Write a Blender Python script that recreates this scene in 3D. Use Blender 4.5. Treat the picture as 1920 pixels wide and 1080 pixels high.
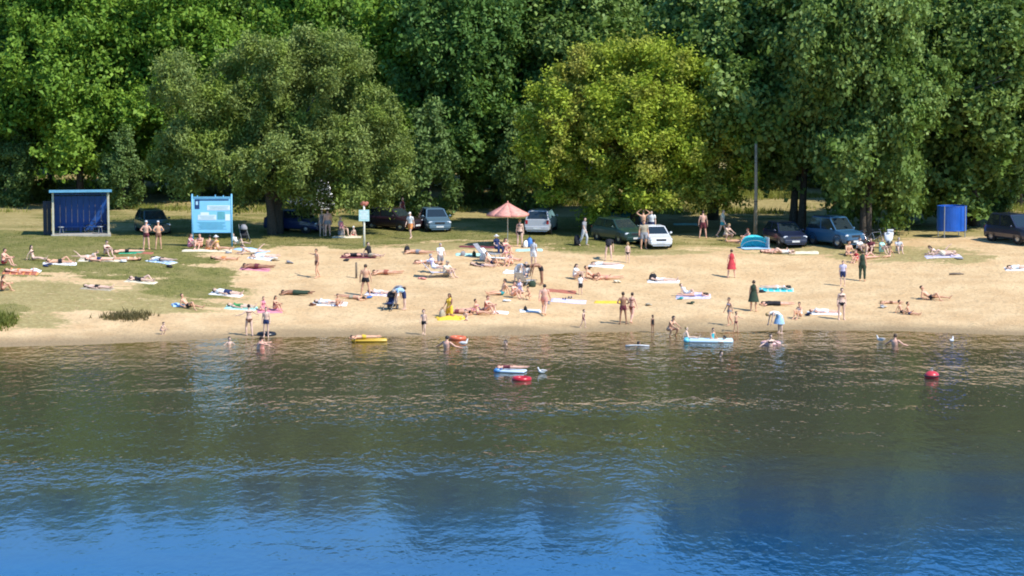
import bpy, bmesh, math, random
import numpy as np
from mathutils import Vector, Matrix, Quaternion

for _o in list(bpy.data.objects):
    bpy.data.objects.remove(_o, do_unlink=True)
scene = bpy.context.scene
COL = scene.collection
R = math.radians
rng = np.random.default_rng(7)
random.seed(7)

# ------------------------------------------------------------------ camera
CAM_Z, FPX, HOR = 17.4, 5250.0, 20.0            # focal length and horizon in 1920-pixel units
PITCH = math.atan((540.0 - HOR) / FPX)
cam_data = bpy.data.cameras.new("camera")
cam = bpy.data.objects.new("camera", cam_data)
COL.objects.link(cam)
cam.location = (0, 0, CAM_Z)
cam.rotation_euler = (math.pi / 2 - PITCH, 0, 0)
cam_data.sensor_width = 36.0
cam_data.lens = FPX / 1920.0 * 36.0
cam_data.clip_start = 1.0
cam_data.clip_end = 9000.0
scene.camera = cam

# ------------------------------------------------------------------ sky, sun, exposure
SUN_EL, SUN_AZ = R(50), R(122)                  # azimuth clockwise from +Y (the view direction)
world = bpy.data.worlds.new("World")
scene.world = world
world.use_nodes = True
wn = world.node_tree.nodes; wl = world.node_tree.links
wn.clear()
w_out = wn.new("ShaderNodeOutputWorld"); w_bg = wn.new("ShaderNodeBackground")
w_sky = wn.new("ShaderNodeTexSky")
w_sky.sky_type = 'NISHITA'; w_sky.sun_disc = False
w_sky.sun_elevation = SUN_EL; w_sky.sun_rotation = SUN_AZ
w_sky.air_density = 1.0; w_sky.dust_density = 0.3; w_sky.ozone_density = 3.0
w_bg.inputs["Strength"].default_value = 0.14
w_mul = wn.new("ShaderNodeMix"); w_mul.data_type = 'RGBA'; w_mul.blend_type = 'MULTIPLY'; w_mul.inputs[0].default_value = 1.0
w_mul.inputs[7].default_value = (.44, .80, 1.10, 1)
wl.new(w_sky.outputs[0], w_mul.inputs[6]); wl.new(w_mul.outputs[2], w_bg.inputs["Color"]); wl.new(w_bg.outputs[0], w_out.inputs["Surface"])
sun_data = bpy.data.lights.new("sun", 'SUN')
sun_data.energy = 4.1; sun_data.angle = R(0.5); sun_data.color = (1.0, 0.95, 0.86)
sun = bpy.data.objects.new("sun", sun_data); COL.objects.link(sun)
SUN_DIR = Vector((math.sin(SUN_AZ) * math.cos(SUN_EL), math.cos(SUN_AZ) * math.cos(SUN_EL), math.sin(SUN_EL)))
sun.rotation_euler = SUN_DIR.to_track_quat('Z', 'Y').to_euler()
sun.location = SUN_DIR * 300
vs = scene.view_settings
vs.view_transform = 'Standard'; vs.look = 'None'; vs.exposure = 0.52; vs.gamma = 1.0
vs.use_curve_mapping = False
scene.render.engine = 'CYCLES'
scene.cycles.use_denoising = True
scene.cycles.max_bounces = 8
scene.cycles.transparent_max_bounces = 12
scene.cycles.caustics_reflective = False
scene.cycles.caustics_refractive = False
scene.cycles.filter_width = 1.9

# ------------------------------------------------------------------ basic helpers
def vnoise(x, y, seed=0):
    """smooth value noise in [0,1] for arrays"""
    x = np.asarray(x, float); y = np.asarray(y, float)
    xi = np.floor(x).astype(np.int64); yi = np.floor(y).astype(np.int64)
    xf = x - xi; yf = y - yi
    def h(a, b):
        n = (a * 374761393 + b * 668265263 + seed * 974634541) & 0x7fffffff
        n = ((n ^ (n >> 13)) * 1274126177) & 0x7fffffff
        return ((n ^ (n >> 16)) & 0xffff) / 65535.0
    u = xf * xf * (3 - 2 * xf); v = yf * yf * (3 - 2 * yf)
    return (h(xi, yi) * (1 - u) + h(xi + 1, yi) * u) * (1 - v) + (h(xi, yi + 1) * (1 - u) + h(xi + 1, yi + 1) * u) * v

def fbm(x, y, seed=0, oct=3):
    s = 0; a = .5; t = 0
    for k in range(oct):
        s = s + a * vnoise(np.asarray(x) * 2 ** k, np.asarray(y) * 2 ** k, seed + k * 17); t += a; a *= .5
    return s / t

# waterline (pixel table turned once into world metres) and beach profile
_wl = [(-2500, 655), (-300, 660), (0, 652), (150, 648), (300, 641), (430, 635), (600, 632), (850, 632), (1000, 629), (1100, 623),
       (1250, 622), (1350, 624), (1500, 619), (1700, 622), (1920, 630), (2300, 632), (4500, 640)]
_wlY = np.array([FPX * CAM_Z / (p[1] - HOR) for p in _wl])
_wlX = np.array([(p[0] - 960) / FPX for p in _wl]) * _wlY
_pu = np.array([-75, -56, -36, -20, -8, -3, 0, 3, 8, 15, 22, 26, 32, 45, 60, 100, 400, 9000], float)
_pz = np.array([-6.0, -4.2, -2.6, -1.9, -.62, -.13, 0, .22, .75, 1.5, 2.3, 2.6, 2.78, 3.0, 3.3, 3.6, 3.8, 3.8], float)
def ground(x, y):
    x = np.asarray(x, float); y = np.asarray(y, float)
    u = y - np.interp(x, _wlX, _wlY)
    z = np.interp(u, _pu, _pz)
    z = z + np.clip(u / 4, 0, 1) * ((vnoise(x / 5.0, y / 3.5, 3) - .5) * .16 + (vnoise(x / 1.3, y / 1.1, 4) - .5) * .05)
    near = np.clip((45 - y) / 45, 0, None)
    return np.where(y < 45, np.minimum(-6.0 + near * 9.8, 6.0), z)

def project(x, y, z):
    dx = np.asarray(x, float); dy = np.asarray(y, float); dz = np.asarray(z, float) - CAM_Z
    f = dy * math.cos(PITCH) - dz * math.sin(PITCH)
    u = dy * math.sin(PITCH) + dz * math.cos(PITCH)
    return 960 + FPX * dx / f, 540 - FPX * u / f

def ray(px, py):
    a = (px - 960) / FPX; b = (540 - py) / FPX
    return Vector((a, math.cos(PITCH) + b * math.sin(PITCH), -math.sin(PITCH) + b * math.cos(PITCH)))

def at(px, py):
    """the place on the ground (or the water's surface) seen at a pixel of the photograph"""
    d = ray(px, py)
    t = np.arange(60, 420, .1)
    X = d.x * t; Y = d.y * t; Z = CAM_Z + d.z * t
    S = np.maximum(ground(X, Y), 0.0)
    k = np.argmax(Z <= S)
    if k == 0: k = len(t) - 1
    return float(X[k]), float(Y[k]), float(ground(X[k], Y[k]))

def at_dist(px, y):
    """the place at distance y under a pixel column"""
    x = (px - 960) / FPX * (y * math.cos(PITCH) + 14.5 * math.sin(PITCH))
    return x, y, float(ground(x, y))

def tag(o, label=None, cat=None, group=None, kind=None):
    if label: o["label"] = label
    if cat: o["category"] = cat
    if group: o["group"] = group
    if kind: o["kind"] = kind
    return o

def empty(name, loc, rz=0.0, label=None, cat=None, group=None):
    o = bpy.data.objects.new(name, None); COL.objects.link(o)
    o.location = loc; o.rotation_euler = (0, 0, rz); o.empty_display_size = .2
    return tag(o, label, cat, group)

class MB:
    """collects shapes into one mesh"""
    def __init__(s): s.v = []; s.f = []; s.m = []; s.mi = 0
    def add(s, vs_, fs):
        b = len(s.v); s.v += [tuple(v) for v in vs_]
        s.f += [tuple(i + b for i in f) for f in fs]; s.m += [s.mi] * len(fs)
    def box(s, c, d, rot=None):
        x, y, z = d[0] / 2, d[1] / 2, d[2] / 2
        V = [Vector(p) for p in ((-x, -y, -z), (x, -y, -z), (x, y, -z), (-x, y, -z), (-x, -y, z), (x, -y, z), (x, y, z), (-x, y, z))]
        if rot is not None: V = [rot @ p for p in V]
        s.add([p + Vector(c) for p in V], [(0, 3, 2, 1), (4, 5, 6, 7), (0, 1, 5, 4), (1, 2, 6, 5), (2, 3, 7, 6), (3, 0, 4, 7)])
    def tube(s, pts, radii, n=8, caps=True, lat=None, flat=None):
        """rings along points; radii: number or (a,b) half axes, a along the vector lat"""
        pts = [Vector(p) for p in pts]
        if not isinstance(radii, (list, tuple)): radii = [radii] * len(pts)
        V = []; F = []
        prev = None
        for i, p in enumerate(pts):
            d = (pts[min(i + 1, len(pts) - 1)] - pts[max(i - 1, 0)])
            if d.length < 1e-9: d = Vector((0, 0, 1))
            d.normalize()
            if lat is not None: a = Vector(lat)
            elif prev is not None: a = prev
            else: a = Vector((1, 0, 0)) if abs(d.x) < .8 else Vector((0, 1, 0))
            a = a - d * a.dot(d)
            if a.length < 1e-6: a = d.orthogonal()
            a.normalize(); b = d.cross(a); prev = a
            r = radii[i]; ra, rb = (r if isinstance(r, (list, tuple)) else (r, r))
            for k in range(n):
                t = 2 * math.pi * k / n
                V.append(p + a * (ra * math.cos(t)) + b * (rb * math.sin(t)))
        for i in range(len(pts) - 1):
            for k in range(n):
                k2 = (k + 1) % n
                F.append((i * n + k, i * n + k2, (i + 1) * n + k2, (i + 1) * n + k))
        if caps:
            F.append(tuple(reversed(range(n)))); F.append(tuple(range((len(pts) - 1) * n, len(pts) * n)))
        s.add(V, F)
    def ball(s, c, r, nu=10, nv=6, rot=None):
        r = r if isinstance(r, (list, tuple)) else (r, r, r)
        V = [Vector((0, 0, r[2]))]; F = []
        for j in range(1, nv):
            ph = math.pi * j / nv
            for i in range(nu):
                th = 2 * math.pi * i / nu
                V.append(Vector((r[0] * math.sin(ph) * math.cos(th), r[1] * math.sin(ph) * math.sin(th), r[2] * math.cos(ph))))
        V.append(Vector((0, 0, -r[2])))
        for i in range(nu): F.append((0, 1 + i, 1 + (i + 1) % nu))
        for j in range(nv - 2):
            for i in range(nu):
                a = 1 + j * nu + i; b = 1 + j * nu + (i + 1) % nu
                F.append((a, a + nu, b + nu, b))
        L = len(V) - 1; b0 = 1 + (nv - 2) * nu
        for i in range(nu): F.append((b0 + i, L, b0 + (i + 1) % nu))
        if rot is not None: V = [rot @ p for p in V]
        s.add([p + Vector(c) for p in V], F)
    def lathe(s, prof, n=16, c=(0, 0, 0), rot=None):
        V = []; F = []
        for (r, z) in prof:
            for k in range(n):
                t = 2 * math.pi * k / n; V.append(Vector((r * math.cos(t), r * math.sin(t), z)))
        for i in range(len(prof) - 1):
            for k in range(n):
                k2 = (k + 1) % n; F.append((i * n + k, i * n + k2, (i + 1) * n + k2, (i + 1) * n + k))
        if rot is not None: V = [rot @ p for p in V]
        s.add([p + Vector(c) for p in V], F)
    def torus(s, c, Rr, r, n=20, m=8, rot=None, arc=2 * math.pi):
        V = []; F = []
        full = arc > 6.2
        for i in range(n if full else n + 1):
            t = arc * i / n
            for k in range(m):
                p = 2 * math.pi * k / m
                V.append(Vector(((Rr + r * math.cos(p)) * math.cos(t), (Rr + r * math.cos(p)) * math.sin(t), r * math.sin(p))))
        for i in range(n):
            i2 = (i + 1) % n if full else i + 1
            for k in range(m):
                k2 = (k + 1) % m; F.append((i * m + k, i2 * m + k, i2 * m + k2, i * m + k2))
        if rot is not None: V = [rot @ p for p in V]
        s.add([p + Vector(c) for p in V], F)
    def mesh(s, name, smooth=False):
        me = bpy.data.meshes.new(name); me.from_pydata(s.v, [], s.f); me.update()
        if any(s.m): me.polygons.foreach_set("material_index", s.m)
        if smooth: me.polygons.foreach_set("use_smooth", [True] * len(me.polygons))
        return me
    def build(s, name, mat, parent=None, smooth=False, loc=None, bevel=0):
        me = s.mesh(name, smooth)
        for m in (mat if isinstance(mat, (list, tuple)) else [mat]): me.materials.append(m)
        return link(name, me, parent, loc, bevel=bevel)

def link(name, me, parent=None, loc=None, mat=None, bevel=0):
    o = bpy.data.objects.new(name, me); COL.objects.link(o)
    if parent is not None: o.parent = parent
    if loc is not None: o.location = loc
    if mat is not None:
        o.material_slots[0].link = 'OBJECT'; o.material_slots[0].material = mat
    if bevel:
        b = o.modifiers.new("bevel", 'BEVEL'); b.width = bevel; b.segments = 2; b.limit_method = 'ANGLE'
    return o

def np_mesh(name, V, F, smooth=False):
    """mesh from arrays; F is (n,3) or (n,4)"""
    me = bpy.data.meshes.new(name)
    k = F.shape[1]
    me.vertices.add(len(V)); me.vertices.foreach_set("co", np.ascontiguousarray(V, dtype=np.float32).ravel())
    me.loops.add(F.size); me.loops.foreach_set("vertex_index", np.ascontiguousarray(F, dtype=np.int32).ravel())
    me.polygons.add(len(F)); me.polygons.foreach_set("loop_start", np.arange(0, F.size, k, dtype=np.int32))
    me.polygons.foreach_set("loop_total", np.full(len(F), k, dtype=np.int32))
    if smooth: me.polygons.foreach_set("use_smooth", np.ones(len(F), dtype=bool))
    me.update(calc_edges=True); me.validate()
    return me

def attr(me, name, vals):
    a = me.attributes.new(name, 'FLOAT', 'POINT'); a.data.foreach_set("value", np.ascontiguousarray(vals, dtype=np.float32))

# ------------------------------------------------------------------ materials
class NT:
    def __init__(s, name):
        s.mat = bpy.data.materials.new(name); s.mat.use_nodes = True
        s.t = s.mat.node_tree; s.t.nodes.clear()
        s.out = s.t.nodes.new("ShaderNodeOutputMaterial")
    def n(s, typ, **kw):
        nd = s.t.nodes.new(typ)
        for k, v in kw.items():
            if k in nd.inputs: s.set(nd.inputs[k], v)
            else: setattr(nd, k, v)
        return nd
    def set(s, sock, v):
        if isinstance(v, bpy.types.NodeSocket): s.t.links.new(v, sock)
        else:
            if isinstance(v, tuple) and len(v) == 3 and sock.type == 'RGBA': v = (*v, 1)
            sock.default_value = v
    def math(s, op, a, b=None, clamp=False):
        nd = s.t.nodes.new("ShaderNodeMath"); nd.operation = op; nd.use_clamp = clamp
        s.set(nd.inputs[0], a)
        if b is not None: s.set(nd.inputs[1], b)
        return nd.outputs[0]
    def mix(s, f, a, b):
        nd = s.t.nodes.new("ShaderNodeMix"); nd.data_type = 'RGBA'
        s.set(nd.inputs[0], f); s.set(nd.inputs[6], a); s.set(nd.inputs[7], b)
        return nd.outputs[2]
    def noise(s, scale, detail=2.0, vec=None, rough=.5):
        nd = s.t.nodes.new("ShaderNodeTexNoise"); nd.inputs["Scale"].default_value = scale
        nd.inputs["Detail"].default_value = detail; nd.inputs["Roughness"].default_value = rough
        if vec is not None: s.t.links.new(vec, nd.inputs["Vector"])
        return nd.outputs[0]
    def ramp(s, f, lo, hi):
        nd = s.t.nodes.new("ShaderNodeMapRange"); s.set(nd.inputs[0], f)
        nd.inputs[1].default_value = lo; nd.inputs[2].default_value = hi
        return nd.outputs[0]
    def coord(s, which="Object", scale=None):
        tc = s.t.nodes.new("ShaderNodeTexCoord").outputs[which]
        if scale is None: return tc
        mp = s.t.nodes.new("ShaderNodeMapping"); mp.inputs["Scale"].default_value = scale
        s.t.links.new(tc, mp.inputs["Vector"]); return mp.outputs[0]
    def attr(s, name):
        nd = s.t.nodes.new("ShaderNodeAttribute"); nd.attribute_name = name; return nd.outputs["Fac"]
    def surface(s, sh):
        s.t.links.new(sh, s.out.inputs["Surface"]); return s.mat

_mc = {}
def mat(name, color, rough=.6, metal=0.0, var=.12, scale=6.0, bump=0.0, spec=.5, sss=0, coat=0):
    if name in _mc: return _mc[name]
    b = NT(name)
    co = b.coord()
    nz = b.noise(scale, 3, co)
    c = tuple(color)
    dark = tuple(x * (1 - var) for x in c); lite = tuple(min(1, x * (1 + var)) for x in c)
    colr = b.mix(b.ramp(nz, .3, .7), dark, lite)
    p = b.n("ShaderNodeBsdfPrincipled", Roughness=rough, Metallic=metal)
    b.set(p.inputs["Base Color"], colr)
    p.inputs["Specular IOR Level"].default_value = spec
    if coat: p.inputs["Coat Weight"].default_value = coat; p.inputs["Coat Roughness"].default_value = .08
    if bump:
        bp = b.n("ShaderNodeBump", Strength=bump, Height=b.noise(scale * 4, 3, co)); bp.inputs["Distance"].default_value = .02
        b.set(p.inputs["Normal"], bp.outputs[0])
    _mc[name] = b.surface(p.outputs[0])
    return _mc[name]

def leaf_mat(name, c0, c1, c2=None, gloss=.35, trans=.3):
    """leaf colours vary leaf by leaf (attribute tint) and in broad patches of the crown"""
    b = NT(name)
    t = b.attr("tint")
    pn = b.noise(.35, 2, b.coord())
    col = b.mix(t, c0, c1)
    if c2 is not None: col = b.mix(b.ramp(pn, .48, .66), col, c2)
    p = b.n("ShaderNodeBsdfPrincipled", Roughness=gloss)
    p.inputs["Specular IOR Level"].default_value = .2
    b.set(p.inputs["Base Color"], col)
    tr = b.n("ShaderNodeBsdfTranslucent"); b.set(tr.inputs["Color"], b.mix(.5, col, (.16, .22, .02)))
    m = b.n("ShaderNodeMixShader"); m.inputs[0].default_value = trans
    b.t.links.new(p.outputs[0], m.inputs[1]); b.t.links.new(tr.outputs[0], m.inputs[2])
    return b.surface(m.outputs[0])

# ------------------------------------------------------------------ ground
def build_ground():
    xs = np.concatenate([[-4000, -1500, -600, -250, -120, -80, -60, -50], np.arange(-44, 44.01, .36), [50, 60, 80, 120, 250, 600, 1500, 4000]])
    ys = np.concatenate([[-400, -100, -20, 0, 20, 40, 60, 90, 115, 125, 132], np.arange(136, 226, .34), [229, 233, 238, 245, 255, 275, 310, 400, 700, 1500, 3000, 6000]])
    X, Y = np.meshgrid(xs, ys)
    Z = ground(X, Y)
    nx, ny = len(xs), len(ys)
    V = np.stack([X.ravel(), Y.ravel(), Z.ravel()], 1)
    i = np.arange(nx - 1)[None, :] + nx * np.arange(ny - 1)[:, None]
    F = np.stack([i, i + 1, i + nx + 1, i + nx], -1).reshape(-1, 4)
    me = np_mesh("ground", V, F, True)
    x, y = X.ravel(), Y.ravel()
    g, d = grass_mask(x, y)
    u = y - np.interp(x, _wlX, _wlY)
    wet = 1 - np.clip((u - .8 + (fbm(x / 3, y / 2, 5) - .5) * 2.4) / 3.0, 0, 1)
    attr(me, "grass", g); attr(me, "dry", d); attr(me, "wet", wet)
    b = NT("beach_and_lawn")
    co = b.coord()
    n1 = b.noise(.55, 4, co); n2 = b.noise(3.2, 4, co); n3 = b.noise(11, 2, co)
    sand = b.mix(b.ramp(n1, .35, .65), (.57, .38, .195), (.68, .485, .265))
    sand = b.mix(b.math('MULTIPLY', b.ramp(n2, .52, .72), .45), sand, (.36, .26, .15))
    sand = b.mix(b.math('MULTIPLY', b.ramp(n3, .55, .8), .25), sand, (.66, .53, .34))
    sand = b.mix(b.math('MULTIPLY', b.attr("wet"), .85), sand, (.26, .19, .105))
    gr = b.mix(b.ramp(n2, .3, .7), (.105, .115, .028), (.24, .215, .065))
    gr = b.mix(b.math('MULTIPLY', b.ramp(n1, .45, .62), .7), gr, (.27, .225, .085))
    dry = b.mix(b.ramp(n2, .3, .7), (.27, .21, .08), (.43, .345, .155))
    dry = b.mix(b.math('MULTIPLY', b.ramp(n1, .5, .7), .5), dry, (.22, .19, .06))
    gm = b.ramp(b.math('ADD', b.attr("grass"), b.math('ADD', b.math('MULTIPLY', b.math('SUBTRACT', n2, .5), 1.7), b.math('MULTIPLY', b.math('SUBTRACT', n3, .5), .9))), .36, .64)
    dm = b.ramp(b.math('ADD', b.attr("dry"), b.math('MULTIPLY', b.math('SUBTRACT', n2, .5), 1.5)), .34, .66)
    c = b.mix(dm, sand, dry); c = b.mix(gm, c, gr)
    p = b.n("ShaderNodeBsdfPrincipled", Roughness=.9); b.set(p.inputs["Base Color"], c)
    p.inputs["Specular IOR Level"].default_value = .15
    vo = b.n("ShaderNodeTexVoronoi", Scale=2.6); b.t.links.new(co, vo.inputs["Vector"])
    prints = b.ramp(vo.outputs["Distance"], .05, .34)                    # trodden hollows
    bh = b.math('ADD', b.math('ADD', n2, b.math('MULTIPLY', n3, .3)), b.math('MULTIPLY', prints, .22))
    bp = b.n("ShaderNodeBump", Strength=.8, Height=bh); bp.inputs["Distance"].default_value = .11
    b.set(p.inputs["Normal"], bp.outputs[0])
    me.materials.append(b.surface(p.outputs[0]))
    o = link("ground", me); tag(o, kind="structure")

_strip = np.array([(-600, 480), (0, 478), (300, 482), (390, 480), (430, 468), (480, 462), (600, 463), (720, 461), (800, 456), (880, 448), (1000, 462), (1100, 466),
                   (1200, 470), (1300, 468), (1400, 470), (1560, 468), (1640, 462), (1700, 452), (1920, 447), (2600, 450)], float)
def grass_mask(x, y):
    px, py = project(x, y, ground(x, y))
    nz = (fbm(x / 2.6, y / 1.6, 11) - .5) + .8 * (fbm(x / 3.4, y / .7, 61) - .5)
    low = np.interp(px, _strip[:, 0], _strip[:, 1])
    g = np.clip((low - py + nz * 26) / 14 + .5, 0, 1)
    for (cx, cy, rx, ry) in ((130, 474, 280, 34), (360, 532, 110, 48), (40, 492, 150, 36), (240, 498, 190, 32), (14, 588, 46, 26)):
        e = 1 - ((px - cx) / rx) ** 2 - ((py - cy) / ry) ** 2
        g = np.maximum(g, np.clip(e * 1.45 + nz * 1.8, 0, 1) * np.clip(e * 4 + .6, 0, 1))
    d = np.zeros_like(g)
    for (cx, cy, rx, ry) in ((90, 555, 240, 46), (300, 560, 190, 40), (60, 600, 120, 24), (1720, 478, 190, 22), (1500, 470, 120, 10), (840, 462, 120, 12), (1180, 470, 160, 12)):
        e = 1 - ((px - cx) / rx) ** 2 - ((py - cy) / ry) ** 2
        d = np.maximum(d, np.clip(e * 1.2 + nz * 1.6, 0, .8))
    track = np.clip((436 - py) / 6, 0, 1) * np.clip((py - 402) / 8, 0, 1) * np.clip((330 - px) / 60, 0, 1)
    g = g * (1 - .95 * np.clip(track * (.6 + nz * 2.5), 0, 1))
    # worn and parched lawn further back; bare straw field beyond
    back = np.clip((438 - py) / 22, 0, 1)
    worn = np.clip((fbm(x / 5, y / 3, 23) - .44) * 6, 0, 1)
    right = np.clip((px - 1120) / 160, 0, 1)
    g = g * (1 - .8 * worn * back) * (1 - np.clip((400 - py) / 14, 0, 1) * .9)
    g = g * (1 - .9 * right * np.clip((fbm(x / 3, y / 2, 29) - .25) * 5, 0, 1))
    d = np.maximum(d, np.clip((low - py) / 10, 0, 1))
    far = (y > 212) * (fbm(x / 20, y / 14, 31) > .62)
    g = np.where(y > 240, .3, np.maximum(g, far * .8))
    return g, np.clip(d, 0, 1)

def build_water():
    xs = np.concatenate([[-4000, -1500, -600, -250, -120, -80, -60], np.arange(-46, 46.01, .7), [60, 80, 120, 250, 600, 1500, 4000]])
    ys = np.concatenate([[4, 20, 40, 60, 80, 95, 105, 112, 118, 124, 130], np.arange(133, 158, .35)])
    X, Y = np.meshgrid(xs, ys); nx, ny = len(xs), len(ys)
    V = np.stack([X.ravel(), Y.ravel(), np.zeros(X.size)], 1)
    i = np.arange(nx - 1)[None, :] + nx * np.arange(ny - 1)[:, None]
    F = np.stack([i, i + 1, i + nx + 1, i + nx], -1).reshape(-1, 4)
    me = np_mesh("water", V, F, True)
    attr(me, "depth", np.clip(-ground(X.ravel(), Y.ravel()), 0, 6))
    b = NT("lake_water")
    co = b.coord()
    big = b.noise(.055, 2, b.coord(scale=(.55, 1.6, 1)))        # patches ruffled by wind
    ruff = b.ramp(big, .44, .68)
    na = b.noise(1.0, 3, b.coord(scale=(1.5, .68, 1)), .55)
    nb = b.noise(1.0, 2, b.coord(scale=(3.4, 1.5, 1)), .55)
    h = b.math('ADD', b.math('MULTIPLY', na, .8), b.math('MULTIPLY', nb, .26))
    h = b.math('MULTIPLY', h, b.math('ADD', b.math('MULTIPLY', ruff, 1.1), .6))
    calm = b.ramp(b.attr("depth"), 1.9, 3.7)                    # the ripples die away over the open deep water
    h = b.math('MULTIPLY', h, b.math('SUBTRACT', 1.0, b.math("MULTIPLY", calm, .82)))
    bp = b.n("ShaderNodeBump", Strength=1.0, Height=h); bp.inputs["Distance"].default_value = WAVE
    fr = b.n("ShaderNodeFresnel", IOR=1.33); b.set(fr.inputs["Normal"], bp.outputs[0])
    gl = b.n("ShaderNodeBsdfGlossy", Roughness=.05, Color=(1, 1, 1)); b.set(gl.inputs["Normal"], bp.outputs[0])
    df = b.n("ShaderNodeBsdfDiffuse")
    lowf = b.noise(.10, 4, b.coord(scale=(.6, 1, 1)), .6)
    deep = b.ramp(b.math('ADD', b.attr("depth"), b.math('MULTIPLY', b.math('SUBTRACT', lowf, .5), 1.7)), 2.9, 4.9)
    b.set(df.inputs["Color"], b.mix(deep, (.064, .067, .042), (.003, .056, .155)))   # silty by the shore; sky's blue reflection painted into the colour farther out
    tr = b.n("ShaderNodeBsdfTransparent", Color=(.80, .78, .62))
    dep = b.attr("depth")
    k = b.math('SUBTRACT', 1.0, b.math('POWER', 2.718, b.math('MULTIPLY', dep, -1.25)), clamp=True)
    m1 = b.n("ShaderNodeMixShader"); b.set(m1.inputs[0], k)
    b.t.links.new(tr.outputs[0], m1.inputs[1]); b.t.links.new(df.outputs[0], m1.inputs[2])
    m2 = b.n("ShaderNodeMixShader"); b.set(m2.inputs[0], fr.outputs[0])
    b.t.links.new(m1.outputs[0], m2.inputs[1]); b.t.links.new(gl.outputs[0], m2.inputs[2])
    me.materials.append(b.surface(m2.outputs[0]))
    tag(link("water", me), kind="structure")
WAVE = .125
build_ground()
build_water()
# ------------------------------------------------------------------ trees and plants
BARK = mat("dark_bark", (.075, .058, .042), .9, scale=9, bump=.6, var=.35)
BARK_PALE = mat("grey_bark", (.20, .175, .14), .9, scale=9, bump=.5, var=.35)

def leaf_cloud(P, N, size, tint, r, aspect=.55):
    """diamond shaped leaves at points P with normals N"""
    n = len(P)
    a = r.normal(size=(n, 3)); a -= N * np.sum(a * N, 1, keepdims=True); a /= np.linalg.norm(a, axis=1, keepdims=True) + 1e-9
    b = np.cross(N, a)
    L = (size * r.uniform(.55, 1.6, n))[:, None]; W = L * aspect
    bend = N * L * .12
    V = np.stack([P - a * L * .5 - bend, P + b * W * .5, P + a * L * .5 - bend, P - b * W * .5], 1).reshape(-1, 3)
    F = np.arange(4 * n, dtype=np.int32).reshape(-1, 4)
    return V, F, np.repeat(tint, 4)

def crown_data(lobes, boughs, per, size, seed, rb=(.9, 1.7), rc=(.32, .6), droop=0.0, aspect=.55, fill=.25):
    """lobes give the outline; boughs are spread over it with gaps; each bough carries clumps, each clump leaves"""
    r = np.random.default_rng(seed)
    lob = np.array(lobes, float)
    w = lob[:, 3] * lob[:, 5]; w /= w.sum()
    C = []; D = []; B = []
    tries = 0
    while len(C) < boughs and tries < boughs * 40:
        tries += 1
        l = lob[r.choice(len(lob), p=w)]
        d = r.normal(size=3); d[2] += .15; d /= np.linalg.norm(d)
        q = 1.0 if r.random() > fill else r.uniform(.45, .9)
        c = l[:3] + d * l[3:6] * q
        if min(np.sum(((c - m[:3]) / m[3:6]) ** 2) for m in lob) < (.72 if q == 1.0 else .2): continue
        b = r.uniform(*rb)
        if C and q == 1.0:
            dd = np.linalg.norm(np.array(C) - c, axis=1)
            if np.any(dd < (np.array(B) + b) * .52): continue
        C.append(c); D.append(d); B.append(b)
    Ps, Ns, Ts = [], [], []
    for c, d, b in zip(C, D, B):
        hue = r.normal(.5, .15)
        nk = max(4, int(7 * (b / np.mean(rc)) ** 1.7 * .28))
        for _ in range(nk):
            e0 = r.normal(size=3) + d * .8; e0[2] += .45; e0 /= np.linalg.norm(e0)
            cc = c + e0 * b * r.uniform(.55, 1.05) * np.array([1.1, 1.1, .85])
            rad = r.uniform(*rc)
            k = int(per * r.uniform(.6, 1.4) * (rad / np.mean(rc)) ** 2) + 5
            e = r.normal(size=(k, 3))
            ax = e0 * .8 + r.normal(size=3) * .5 + np.array([0, 0, .25]); ax /= np.linalg.norm(ax)
            al = (e @ ax)[:, None]
            p = cc + (e + al * ax * r.uniform(.2, .9)) * rad * .52           # loose spray drawn out along its twig
            e = e / (np.linalg.norm(e, axis=1, keepdims=True) + 1e-9)
            if droop: p[:, 2] -= droop * r.random(k) ** 2 * rad * 1.6
            nn = e * .2 + e0 * .34 + np.array([0, 0, .3]) + r.normal(size=(k, 3)) * .72
            nn /= np.linalg.norm(nn, axis=1, keepdims=True)
            Ps.append(p); Ns.append(nn); Ts.append(np.clip(hue + r.normal(0, .1) + r.normal(0, .2, k), 0, 1))
    P = np.concatenate(Ps); N = np.concatenate(Ns); T = np.concatenate(Ts)
    return leaf_cloud(P, N, size, T, r, aspect)

def crown_mesh(name, m, *a, **k):
    V, F, T = crown_data(*a, **k)
    me = np_mesh(name, V, F); attr(me, "tint", T); me.materials.append(m)
    return me

def trunk_mesh(name, m, h, r0, lobes, seed, stems=1, lean=0.0, spread=.5, limbs=7):
    r = random.Random(seed)
    mb = MB()
    for s in range(stems):
        a = r.uniform(0, 6.28); off = 0 if stems == 1 else spread
        bx, by = off * math.cos(a + s * 2.4), off * math.sin(a + s * 2.4)
        pts = []; rad = []
        n = 7
        for i in range(n):
            t = i / (n - 1)
            k = (0 if stems == 1 else 1.6) * t
            pts.append((bx * (1 + k) + lean * t * t * h + .10 * math.sin(3 * t + s) * h * .15, by * (1 + k) + .06 * math.cos(4 * t + s * 2) * h * .1, t * h - (.8 if i == 0 else .15)))
            rad.append(r0 * (1.35 if i == 0 else 1) * (1 - .78 * t) / (1 if stems == 1 else 1.3))
        mb.tube(pts, rad, 9)
        for j in range(limbs):
            l = lobes[(j + s) % len(lobes)]
            k = r.randint(2, n - 2)
            p = Vector(pts[k]); q = Vector((l[0] + r.uniform(-.6, .6) * l[3], l[1] + r.uniform(-.6, .6) * l[4], l[2] + r.uniform(-.2, .6) * l[5]))
            mid = p.lerp(q, .5) + Vector((0, 0, .4))
            mb.tube([p, mid, q], [rad[k] * .55, rad[k] * .34, .03], 6)
    me = mb.mesh(name, True); me.materials.append(m)
    return me

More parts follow.
